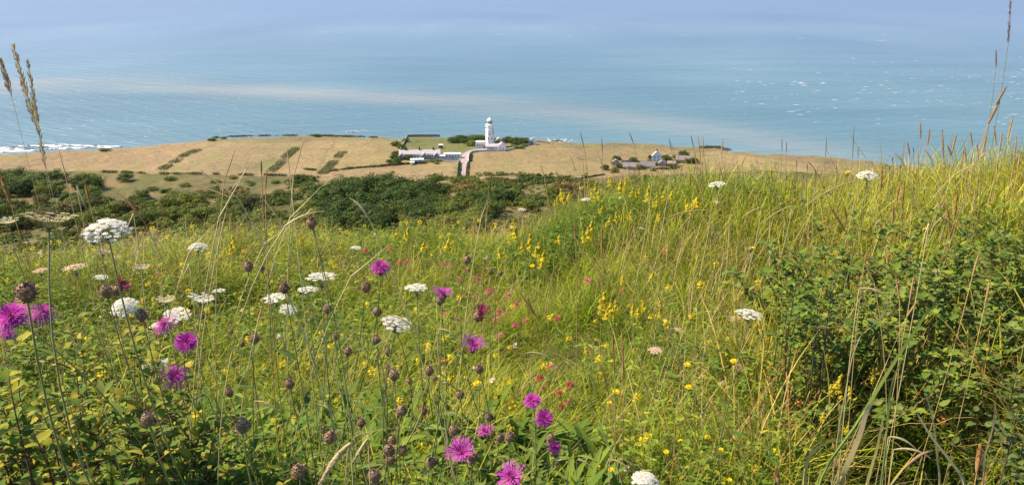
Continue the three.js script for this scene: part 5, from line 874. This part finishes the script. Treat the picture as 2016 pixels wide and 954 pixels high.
// ---------------------------------------------------------------- single grass stalks with seed heads
function stalk(x0, y0, x1, y1, depth, kind, label, group, o = {}) {     // from the tip of the head to the foot of the head, then on to the ground
  const r = rng(Math.round(x0 * 17 + y0 * 5 + x1)); o = { ...o, fat: (o.fat || 1) * Math.max(1, depth / 2) }; const floor = Math.min(depthFor(x0, y0, 0.1, 0.9, 7), depthFor(x1, y1, 0.1, 0.9, 7)); depth = Math.min(depth, floor);
  const tip = at(x0, y0, depth), foot = at(x1, y1, depth), v = foot.clone().sub(tip), hl = v.length(), g = Math.max(0.05, foot.y - landY(foot.x, foot.z)), run = clamp(v.x / Math.max(0.02, Math.abs(v.y)), -0.9, 0.9), D = Math.sqrt(depth / 2);
  const rx = foot.x + run * Math.min(g, 0.45) * (v.y < 0 ? 0.6 : -0.2), rz = foot.z + (r() - 0.5) * 0.12, root = V(rx, landY(rx, rz) - 0.02, rz), t = thing(o.name || 'grass_stalk', root, label, 'grass stalk', group); spot.set(t, x0);
  const mid = v.y < 0 ? foot.clone().add(v.clone().normalize().multiplyScalar(Math.min(g, 0.5) * 0.45)).add(V(0, -g * 0.2, 0)) : foot.clone().add(V(0, -g * 0.35, 0)), c = o.color || ST, stem = curve(root, mid, foot, 10).map((p) => p.sub(root)), w = (o.thick || 1) * 0.0011 * D, mb = new MB();
  mb.tube(stem, stem.map((_, i) => w * (1.4 - i * 0.05)), 4, mix3(c, G2, 0.45), o.stemc || c); mesh('stem', mb.geo(), M.stem, t);
  const a = foot.clone().sub(root), b = tip.clone().sub(root), sag = o.sag || 0, hp = curve(a, a.clone().lerp(b, 0.5).add(V(0, sag * hl, 0)), b, 8), hb = new MB();
  if (kind === 'spike') { hb.tube(hp, hp.map((_, i) => 0.0022 * Math.sin(0.4 + i * 0.3) * (o.fat || 1) + 0.0004), 5, c); spikelets(hb, r, hp, 0.0045 * (o.fat || 1), Math.round(60 + hl * 500), 0.008 * (o.fat || 1), c); }
  else if (kind === 'plume') { hb.tube(hp, hp.map(() => 0.0008), 4, c); for (let k = 0; k < 60 + hl * 300; k++) { const i = r() * 7.5, j = Math.floor(i), p = hp[j].clone().lerp(hp[j + 1], i - j), d = b.clone().sub(a).normalize(), q = r() * 6.28, e = d.multiplyScalar(0.8).add(V(Math.cos(q) * 0.24, 0, Math.sin(q) * 0.24)), s = 0.006 + 0.018 * r() * (1 - i / 8) * (o.fat || 1), tipq = p.clone().add(e.clone().multiplyScalar(s)); hb.strip([p, tipq], [0.0007, 0.0006], V(1, 0, 0), c, c); hb.leaf(tipq, e, V(0.1, 0.2, 1), 0.009, 0.0024, bake(r, c, 0.5), 0, 0.2, 2); } }
  else { hb.tube(hp, hp.map((_, i) => (o.fat || 1) * 0.0016 * (1 - i / 8.6)), 4, c); if (kind === 'bare') hb.leaf(hp[4], V(r() - 0.5, 0.5, r() - 0.5), UP, 0.02, 0.002, c, 0.2, 0.1, 2); }
  mesh(kind === 'bare' ? 'upper_stem' : 'seed_head', hb.geo(), kind === 'bare' ? M.stem : M.seed, t);
  return t;
}
const Sk = stalk, OR = [0.50, 0.29, 0.10], PB = [0.30, 0.20, 0.14];
Sk(24, 88, 74, 262, 1.35, 'plume', 'tallest pale seed plume rising over the sea at the far left', null, { fat: 0.8, thick: 0.55, color: [0.6, 0.45, 0.2] });
Sk(0, 120, 22, 190, 1.5, 'plume', 'seed plume cut by the left edge beside the tallest one', null, { fat: 0.6, thick: 0.5, color: [0.5, 0.36, 0.18] });
Sk(52, 115, 88, 330, 1.5, 'plume', 'thin grey plume just right of the tallest left plume', null, { fat: 0.35, thick: 0.4, color: [0.5, 0.42, 0.24] });
Sk(108, 270, 128, 345, 1.7, 'bare', 'thin bare stem right of the tall left plumes', null);
Sk(232, 380, 285, 440, 1.5, 'spike', 'orange drooping seed head right of the thorn bank', null, { color: OR, sag: 0.15, fat: 0.8 });
Sk(166, 360, 176, 400, 1.6, 'spike', 'brown seed head in front of the left thorn bank', null, { color: OR });
Sk(0, 345, 20, 400, 1.3, 'spike', 'orange seed head at the left edge below the fields', null, { color: OR, fat: 1.4 });
Sk(504, 298, 430, 430, 1.7, 'bare', 'pale bare straw leaning right, longest of the crossing straws', null, { fat: 1.2, color: ST2 });
Sk(462, 294, 440, 360, 1.9, 'spike', 'pale grass head standing left of the crossing straws', null, { fat: 0.5 });
Sk(395, 335, 470, 392, 1.8, 'spike', 'pale straw head leaning left among the crossing straws', null, { fat: 0.5, color: ST2 });
Sk(385, 362, 452, 388, 1.8, 'spike', 'lower pale straw head leaning left among the crossing straws', null, { fat: 0.5, color: ST2 });
Sk(487, 330, 455, 375, 1.8, 'spike', 'straw head leaning right among the crossing straws', null, { fat: 0.5, color: ST2 });
Sk(598, 272, 577, 350, 1.8, 'spike', 'thin straw head before the middle hedge, right one of two', null, { fat: 0.4, color: ST2 });
Sk(564, 290, 572, 360, 1.9, 'spike', 'thin straw head before the middle hedge, left one of two', null, { fat: 0.4, color: ST2 });
Sk(514, 322, 514, 342, 1.9, 'spike', 'small dark brown plantain head before the left hedge', null, { color: PB, fat: 0.9 });
Sk(524, 342, 522, 372, 1.8, 'spike', 'orange brown seed head below the small plantain head', null, { color: OR, fat: 0.8 });
Sk(639, 360, 570, 430, 1.8, 'bare', 'bare straw leaning right before the big dark clump', null, { color: ST2 });
Sk(692, 392, 730, 436, 1.5, 'spike', 'curved dry seed head before the big dark clump', null, { color: ST2, sag: 0.2, fat: 0.9 });
Sk(641, 416, 560, 446, 1.6, 'bare', 'arched dry straw left of the tall knapweed bud', null, { color: ST2, sag: 0.2, fat: 1.3 });
Sk(522, 396, 548, 430, 1.6, 'spike', 'pale seed head left of the tall knapweed bud', null, { color: ST2, fat: 0.6 });
Sk(960, 395, 948, 425, 2.6, 'bare', 'curled straw before the dark trees below the lane', null, { color: ST2 });
Sk(967, 348, 962, 378, 2.6, 'spike', 'brown seed head before the trees below the lane', null, { color: [0.3, 0.17, 0.08] });
[[1143, 262, 1150, 290], [1185, 272, 1186, 300], [1240, 262, 1248, 284], [1318, 275, 1322, 292], [1361, 268, 1366, 290]].forEach(([a, b, c, d]) => Sk(a, b, c, d, 5.8, 'spike', 'hair thin dark stalk against the sea above the farm', 'hair thin stalks above the farm', { fat: 0.5, color: PB }));
[[1375, 268, 1380, 320], [1385, 272, 1384, 312], [1368, 300, 1372, 322]].forEach(([a, b, c, d]) => Sk(a, b, c, d, 5.6, 'spike', 'pale orange seed stalk right of the farm shrubs', 'orange stalks by the farm', { fat: 0.55, color: [0.55, 0.36, 0.16] }));
Sk(1424, 274, 1420, 308, 5.4, 'spike', 'pinkish seed stalk before the cliff nose right of the farm', null, { fat: 0.6, color: [0.55, 0.36, 0.2] });
[[1122, 305, 1135, 340], [1180, 308, 1190, 336], [1065, 325, 1072, 350], [1148, 318, 1150, 345]].forEach(([a, b, c, d]) => Sk(a, b, c, d, 5.8, 'spike', 'thin tan stalk before the right field', 'tan stalks before the right field', { fat: 0.4 }));
[[1540, 272, 1540, 298], [1549, 280, 1549, 300], [1628, 272, 1626, 308], [1682, 250, 1679, 312], [1690, 290, 1690, 310]].forEach(([a, b, c, d]) => Sk(a, b, c, d, 5.6, 'spike', 'thin grey stalk crossing the shoreline right of the farm', 'thin stalks at the right shore', { fat: 0.45, color: PB }));
Sk(1655, 238, 1705, 310, 5.6, 'bare', 'forked pale stalk leaning over the sea at right', null, { color: ST2, fat: 0.7 });
Sk(1728, 250, 1736, 300, 5.4, 'bare', 'fine green stalk rising over the shore at right', null, { color: G2, fat: 0.6 });
Sk(1782, 265, 1780, 305, 5.2, 'bare', 'fine dark stalk beside the orange seed heads', null, { color: PB, fat: 0.6 });
Sk(1990, 2, 1986, 86, 3.0, 'plume', 'tall brown seed plume at the top right corner', null, { fat: 0.45, color: [0.36, 0.22, 0.12], stemc: [0.2, 0.22, 0.1] });
Sk(1962, 102, 1962, 132, 3.0, 'spike', 'slim brown spike left of the tall corner plume', null, { fat: 0.8, color: PB, stemc: [0.2, 0.24, 0.1] });
Sk(1980, 174, 1962, 205, 3.0, 'spike', 'brown seed head leaning right below the slim spike', null, { fat: 1.2, color: [0.4, 0.25, 0.12] });
Sk(1966, 205, 1946, 244, 3.0, 'spike', 'fat brown seed head lower on the leaning stalk at right', null, { fat: 1.4, color: [0.4, 0.25, 0.12] });
[[1813, 245, 1813, 274], [1831, 258, 1827, 286], [1856, 258, 1858, 312], [1883, 268, 1875, 302], [1788, 284, 1792, 306], [1868, 290, 1874, 306]].forEach(([a, b, c, d]) => Sk(a, b, c, d, 4.6, 'spike', 'upright orange seed head standing against the sea at right', 'orange seed heads against the sea', { fat: 0.9, color: OR }));
[[1995, 230, 1986, 272], [1974, 262, 1968, 300], [1942, 268, 1936, 300], [2002, 270, 1998, 310], [1925, 285, 1927, 315], [1900, 290, 1903, 322], [2010, 300, 2004, 340], [1958, 250, 1962, 285], [1912, 262, 1915, 290]].forEach(([a, b, c, d]) => Sk(a, b, c, d, 4.2, 'spike', 'pale seed head crowded near the right edge over the sea', 'pale seed heads at the right edge', { fat: 0.9, color: [0.55, 0.36, 0.16] }));
[[1765, 304, 1785, 335], [1822, 296, 1840, 330], [1948, 300, 1920, 320], [1915, 330, 1880, 345], [1893, 318, 1880, 340]].forEach(([a, b, c, d]) => Sk(a, b, c, d, 4.4, 'spike', 'drooping pale seed head before the right shore', 'drooping heads before the right shore', { fat: 0.8, color: ST2, sag: 0.2 }));
[[1758, 312, 1759, 322], [1752, 328, 1752, 338], [1773, 326, 1773, 338], [1806, 334, 1806, 342], [1899, 294, 1898, 303], [1799, 292, 1800, 300]].forEach(([a, b, c, d]) => Sk(a, b, c, d, 4.8, 'spike', 'small dark plantain head against the land at right', 'dark plantain heads at right', { fat: 0.42, color: [0.13, 0.08, 0.05], name: 'plantain' }));
[[1590, 324, 1590, 334], [1593, 320, 1600, 326], [1606, 335, 1606, 344], [1569, 318, 1569, 328], [1648, 328, 1648, 338], [1549, 345, 1549, 354], [1583, 345, 1582, 354], [1520, 335, 1520, 345]].forEach(([a, b, c, d]) => Sk(a, b, c, d, 5.0, 'spike', 'small dark plantain head before the tan land left of the bright umbel', 'dark plantain heads left of the umbel', { fat: 0.42, color: [0.15, 0.08, 0.05], name: 'plantain' }));
[[1738, 334, 1733, 380], [1781, 360, 1776, 412], [1760, 410, 1757, 446], [1770, 372, 1766, 396], [1885, 380, 1878, 440], [1865, 405, 1872, 470], [1640, 415, 1665, 455], [1664, 412, 1668, 440]].forEach(([a, b, c, d]) => Sk(a, b, c, d, 3.8, 'spike', 'orange upright seed head in the tall grass on the right slope', 'orange heads on the right slope', { fat: 1.3, color: OR }));
[[1835, 450, 1865, 420], [1830, 425, 1850, 400], [1720, 450, 1735, 430], [1580, 410, 1690, 355], [1500, 440, 1560, 405], [1460, 430, 1500, 408], [1310, 430, 1400, 415], [1660, 400, 1605, 370], [1430, 340, 1490, 345], [1270, 335, 1320, 330], [1255, 350, 1285, 340]].forEach(([a, b, c, d]) => Sk(a, b, c, d, 4.0, 'spike', 'pale arched straw head lying over the right slope', 'arched straw heads on the right slope', { fat: 0.6, color: ST2, sag: 0.15 }));
[[1700, 510, 1722, 555], [1765, 545, 1772, 590], [1800, 545, 1792, 590], [1725, 515, 1705, 500], [1928, 500, 1915, 545], [1805, 595, 1785, 625], [1950, 555, 1940, 600]].forEach(([a, b, c, d]) => Sk(a, b, c, d, 1.9, 'spike', 'dry orange seed head rising through the right bush', 'dry heads in the right bush', { fat: 1.0, color: [0.52, 0.34, 0.14] }));
[[1745, 585, 1692, 568], [1830, 900, 1760, 885], [1800, 880, 1750, 860]].forEach(([a, b, c, d]) => Sk(a, b, c, d, 1.5, 'spike', 'drooping pale spikelet head in the shadow of the right bush', 'drooping heads by the right bush', { fat: 0.9, color: ST2, sag: 0.25 }));
Sk(1830, 888, 1778, 925, 1.3, 'spike', 'brown bent seed head low in the shaded hollow at bottom right', null, { fat: 1.0, color: [0.42, 0.28, 0.18], sag: 0.2 });
Sk(1930, 885, 1924, 930, 1.3, 'spike', 'orange upright seed head at the bottom right corner', null, { fat: 1.7, color: OR });
Sk(1530, 930, 1534, 954, 1.3, 'spike', 'orange brown seed head at the bottom edge, left of the bent blade', null, { fat: 1.6, color: OR });
[[1027, 580, 1058, 625], [1132, 445, 1134, 480], [1185, 440, 1186, 500], [1040, 590, 1050, 620]].forEach(([a, b, c, d]) => Sk(a, b, c, d, 3.4, 'spike', 'brown seed head beside the dark hollow at centre', 'brown heads by the hollow', { fat: 1.0, color: [0.42, 0.24, 0.1] }));
[[1205, 640, 1210, 740], [1225, 650, 1228, 760], [1475, 800, 1480, 850], [1330, 835, 1328, 870], [1185, 720, 1196, 770]].forEach(([a, b, c, d]) => Sk(a, b, c, d, 2.4, 'spike', 'rusty upright seed head in the green grass right of centre', 'rusty heads right of centre', { fat: 0.9, color: [0.45, 0.25, 0.09] }));
Sk(630, 954, 690, 872, 1.15, 'spike', 'thick braided straw head bowing to the bottom edge', null, { fat: 1.9, color: ST2, sag: 0.2 });
Sk(698, 903, 724, 862, 1.2, 'spike', 'short hanging straw head right of the thick braided one', null, { fat: 1.2, color: ST2 });
[[545, 808, 500, 790], [660, 825, 625, 795], [900, 768, 870, 752], [1245, 930, 1200, 905], [1085, 915, 1120, 905], [1165, 920, 1135, 905], [1035, 695, 1090, 712], [900, 665, 860, 648], [820, 650, 760, 622]].forEach(([a, b, c, d]) => Sk(a, b, c, d, 1.9, 'spike', 'pale drooping straw head lying in the green turf at bottom centre', 'drooping straw in the turf', { fat: 0.8, color: ST2, sag: 0.3 }));
[[770, 478, 690, 545], [1810, 490, 1830, 440], [330, 505, 300, 460], [420, 440, 370, 500], [170, 415, 150, 365], [240, 470, 262, 420], [560, 450, 520, 480], [350, 560, 372, 520]].forEach(([a, b, c, d], i) => Sk(a, b, c, d, 1.9, 'bare', i < 1 ? 'long pale straw crossing behind the magenta globe' : i < 2 ? 'pale straw leaning on the right slope' : 'bare dry straw leaning in the left meadow', i > 1 ? 'bare straws in the left meadow' : null, { color: ST2, fat: 1.1 }));

// long broad blades and bent straws in front of the right bush
function longBlade(pts, depth, wid, c0, c1, label) {
  const P = pts.map(([x, y], i) => at(x, y, depth * (1 + 0.02 * i))), root = P[P.length - 1].clone(); root.y = Math.min(root.y, landY(root.x, root.z) + 0.02); const last = V(root.x, landY(root.x, root.z) - 0.02, root.z);
  const path = new THREE.CatmullRomCurve3([last, ...P.slice().reverse()]).getPoints(22), t = thing('long_grass', last, label, 'grass blade'), mb = new MB();
  mb.strip(path.map((p) => p.sub(last)), path.map((_, i) => wid * (i === 22 ? 0 : 1 - 0.5 * Math.pow(i / 22, 2))), V(0.86, 0.2, 0.45).normalize(), c0, c1); mesh('blade', mb.geo(), M.grass, t);
  const sb = new MB(); sb.tube(path.slice(0, 9), path.slice(0, 9).map(() => wid * 0.22), 4, c0); mesh('sheath', sb.geo(), M.stem, t);
}
longBlade([[1862, 596], [1835, 606], [1800, 655], [1760, 715], [1690, 830], [1612, 954]], 1.25, 0.007, [0.2, 0.29, 0.05], [0.26, 0.35, 0.07], 'long broad pale green blade bending across the right bush');
longBlade([[1734, 785], [1712, 800], [1692, 860], [1662, 930], [1652, 960]], 1.2, 0.010, [0.5, 0.4, 0.16], [0.66, 0.52, 0.26], 'broad straw coloured blade in front of the right bush');
longBlade([[1686, 861], [1640, 868], [1606, 884], [1588, 915], [1582, 960]], 1.15, 0.007, [0.42, 0.4, 0.1], [0.55, 0.5, 0.16], 'sharply bent yellow blade at the bottom edge right of centre');
longBlade([[1806, 812], [1835, 860], [1870, 905], [1900, 960]], 1.2, 0.0055, [0.55, 0.5, 0.24], [0.62, 0.58, 0.32], 'straight pale straw crossing the shaded hollow at bottom right');
longBlade([[1740, 820], [1728, 880], [1706, 960]], 1.2, 0.005, [0.5, 0.42, 0.12], [0.6, 0.5, 0.16], 'upright yellow stem right of the broad straw blade');
longBlade([[1820, 762], [1838, 830], [1846, 900], [1850, 960]], 1.25, 0.0035, [0.5, 0.35, 0.16], [0.6, 0.46, 0.24], 'thin rusty straw hanging in the shaded hollow');
longBlade([[1785, 690], [1760, 745], [1750, 800], [1742, 900]], 1.3, 0.004, [0.2, 0.27, 0.06], [0.28, 0.34, 0.08], 'upright dark green blade beside the long bending one');
longBlade([[1960, 785], [1958, 830], [1940, 900], [1935, 960]], 1.2, 0.003, [0.5, 0.3, 0.14], [0.6, 0.4, 0.2], 'kinked rusty straw near the bottom right corner');
longBlade([[800, 840], [735, 848], [690, 870]], 1.25, 0.003, [0.5, 0.36, 0.14], [0.55, 0.4, 0.18], 'arched rusty straw joining the thick braided head');
longBlade([[1715, 555], [1735, 575], [1750, 600], [1720, 640], [1690, 670]], 1.5, 0.003, [0.5, 0.4, 0.2], [0.62, 0.5, 0.3], 'bent straw stem over the middle of the right bush');

// ---------------------------------------------------------------- leafy bushes at the bottom left and the right
const LEAVES = [0, 1, 2, 3].map((v) => { const mb = new MB(); mb.leaf(V(0, 0, 0), V(0, 0, 1), UP, 1, 0.58 + 0.08 * v, [1, 1, 1], 0.12 + 0.1 * v, 0.2 + 0.05 * v, 5, 0.85); return mb.geo(); });
const leafMats = (list) => list.map((c) => { const m = leafy(0.32, 0.04); m.vertexColors = false; m.color.setRGB(...c); return m; });
function bush(name, label, cat, centre, stems, leafSize, mats, barkC, tips, seed, shape) {
  const r = rng(seed), base = V(centre[0], landY(centre[0], centre[1]) - 0.02, centre[1]), t = thing(name, base, label, cat), wood = new MB(), L = [];
  for (let s = 0; s < stems; s++) {
    const [ox, oz, tx, ty, tz] = shape(r, s / stems), o = V(ox, landY(base.x + ox, base.z + oz) - base.y - 0.02, oz), e = V(tx, ty, tz), pts = curve(o, V((o.x + e.x) / 2 + (r() - 0.5) * 0.12, Math.max(o.y, e.y) * 0.75 + 0.05, (o.z + e.z) / 2 + (r() - 0.5) * 0.12), e, 12);
    wood.tube(pts, pts.map((_, i) => 0.0035 * (1.15 - i / 12)), 5, barkC, tips);
    const grow = (P, from, n, size) => { for (let k = 0; k < n; k++) { const q = from + (P.length - 1.01 - from) * (k + r()) / n, i = Math.floor(q), p = P[i].clone().lerp(P[i + 1], q - i), d = P[i + 1].clone().sub(P[i]).normalize(), a = k * 2.4 + r(), out = V(Math.cos(a), 0.15 + 0.5 * r(), Math.sin(a)).add(d.multiplyScalar(0.5)).normalize(); L.push([p, out, size * rr(r, 0.6, 1.2)]); } };
    grow(pts, 2.5, 20, leafSize);
    for (let b = 0; b < 4; b++) { const i = 4 + Math.floor(r() * 7), p = pts[i], a = r() * 6.28, len = rr(r, 0.06, 0.17), q = p.clone().add(V(Math.cos(a) * len, len * (0.2 + 0.6 * r()), Math.sin(a) * len)), tw = curve(p, p.clone().lerp(q, 0.5).add(V(0, 0.02, 0)), q, 4); wood.tube(tw, [0.0016, 0.0014, 0.0012, 0.001, 0.0008], 4, tips, tips); grow(tw, 0, 7, leafSize * 0.9); }
  }
  mesh('branches', wood.geo(), M.bark, t);
  const eye = camera.position.clone().sub(base); L.sort((a, b) => a[2] / a[0].distanceTo(eye) < b[2] / b[0].distanceTo(eye) ? 1 : -1);
  const m4 = new THREE.Matrix4(), rest = mats.map(() => []);
  L.forEach(([p, d, s], i) => {
    const z = d, nor = V((r() - 0.5) * 0.8, 1, (r() - 0.5) * 0.8).normalize(), x = nor.clone().cross(z).normalize(), y = z.clone().cross(x); m4.makeBasis(x, y, z); const mi = Math.floor(r() * mats.length), g = LEAVES[Math.floor(r() * 4)];
    if (i < 290) { const l = mesh('leaf', g, mats[mi], t); l.position.copy(p); l.quaternion.setFromRotationMatrix(m4); l.scale.setScalar(s); } else { m4.scale(V(s, s, s)); m4.setPosition(p); rest[mi].push([g, m4.clone()]); }
  });
  const P = [], N = [], C = [], I = [], v = V(0, 0, 0);
  rest.forEach((list, mi) => { for (const [g, m] of list) { const o = P.length / 3, a = g.attributes.position, nn = new THREE.Matrix3().getNormalMatrix(m); for (let k = 0; k < a.count; k++) { v.fromBufferAttribute(a, k).applyMatrix4(m); P.push(v.x, v.y, v.z); v.fromBufferAttribute(g.attributes.normal, k).applyMatrix3(nn).normalize(); N.push(v.x, v.y, v.z); C.push(mats[mi].color.r, mats[mi].color.g, mats[mi].color.b); } for (const k of g.index.array) I.push(k + o); } });
  const g = new THREE.BufferGeometry(); g.setAttribute('position', new THREE.Float32BufferAttribute(P, 3)); g.setAttribute('normal', new THREE.Float32BufferAttribute(N, 3)); g.setAttribute('color', new THREE.Float32BufferAttribute(C, 3)); g.setIndex(I);
  mesh('foliage', g, M.leaf, t).userData.kind = 'stuff';
}
bush('leafy_bush', 'leafy bush with reddish stems filling the bottom left corner', 'bush', [-0.96, -1.46], 84, 0.031, leafMats([[0.13, 0.22, 0.025], [0.20, 0.28, 0.03], [0.30, 0.33, 0.035], [0.10, 0.18, 0.025], [0.40, 0.37, 0.04]]), [0.10, 0.06, 0.045], [0.22, 0.07, 0.045], 11,
  (r) => { const a = r() * 6.28, q = Math.sqrt(r()), x = Math.cos(a) * q * 0.42, z = Math.sin(a) * q * 0.4; return [x * 0.6, z * 0.6, x + (r() - 0.5) * 0.15, (0.86 - 0.46 * Math.max(0, x / 0.46)) * (1 - 0.35 * q * q) * rr(r, 0.6, 1.02), z]; });
bush('leafy_bush', 'dense green bush covering the right side below the tall grass', 'bush', [1.66, -2.85], 190, 0.036, leafMats([[0.10, 0.185, 0.018], [0.155, 0.25, 0.026], [0.25, 0.31, 0.032], [0.12, 0.2, 0.026], [0.2, 0.27, 0.06]]), [0.09, 0.065, 0.045], [0.13, 0.09, 0.05], 12,
  (r) => { const x = rr(r, -0.6, 0.9), z = rr(r, -0.5, 0.5), hgt = 0.6 - 0.2 * sstep(-0.2, -0.75, x) - 0.16 * sstep(0.05, 0.5, z); return [x * 0.8, z * 0.8 - 0.05, x + (r() - 0.5) * 0.3, hgt * rr(r, 0.5, 1.08), z + (r() - 0.4) * 0.3]; });
bush('leafy_bush', 'low leafy sprays at the right edge over the shaded hollow', 'bush', [1.52, -1.95], 10, 0.03, leafMats([[0.07, 0.13, 0.03], [0.11, 0.17, 0.035], [0.16, 0.21, 0.05]]), [0.09, 0.065, 0.045], [0.13, 0.09, 0.05], 13,
  (r) => { const x = rr(r, -0.2, 0.35), z = rr(r, -0.25, 0.15); return [x, z, x + (r() - 0.5) * 0.15, rr(r, 0.35, 0.7), z]; });
bush('leafy_bush', 'dark leafy stems standing alone left of the right bush', 'bush', [1.02, -2.55], 9, 0.026, leafMats([[0.1, 0.18, 0.02], [0.15, 0.23, 0.025]]), [0.07, 0.05, 0.035], [0.1, 0.08, 0.05], 14,
  (r) => { const x = rr(r, -0.12, 0.14), z = rr(r, -0.1, 0.1); return [x, z, x + (r() - 0.5) * 0.08, rr(r, 0.5, 0.78), z]; });


// ---------------------------------------------------------------- labels of look-alikes: each told apart by its place in its row
{
  const ORD = ['leftmost', 'second from left', 'third from left', 'fourth from left', 'fifth from left', 'sixth from left', 'seventh from left', 'eighth from left', 'ninth from left', 'tenth from left', 'eleventh from left', 'twelfth from left', 'thirteenth from left'], by = new Map();
  for (const [o, px] of spot) { const l = o.userData.label; if (!by.has(l)) by.set(l, []); by.get(l).push([px, o]); }
  for (const [l, list] of by) if (list.length > 1 && list.length <= 13) { list.sort((a, b) => a[0] - b[0]); list.forEach(([, o], i) => { o.userData.label = l + ', ' + (i === list.length - 1 ? 'rightmost' : ORD[i]); }); }
}
renderer.render(scene, camera);
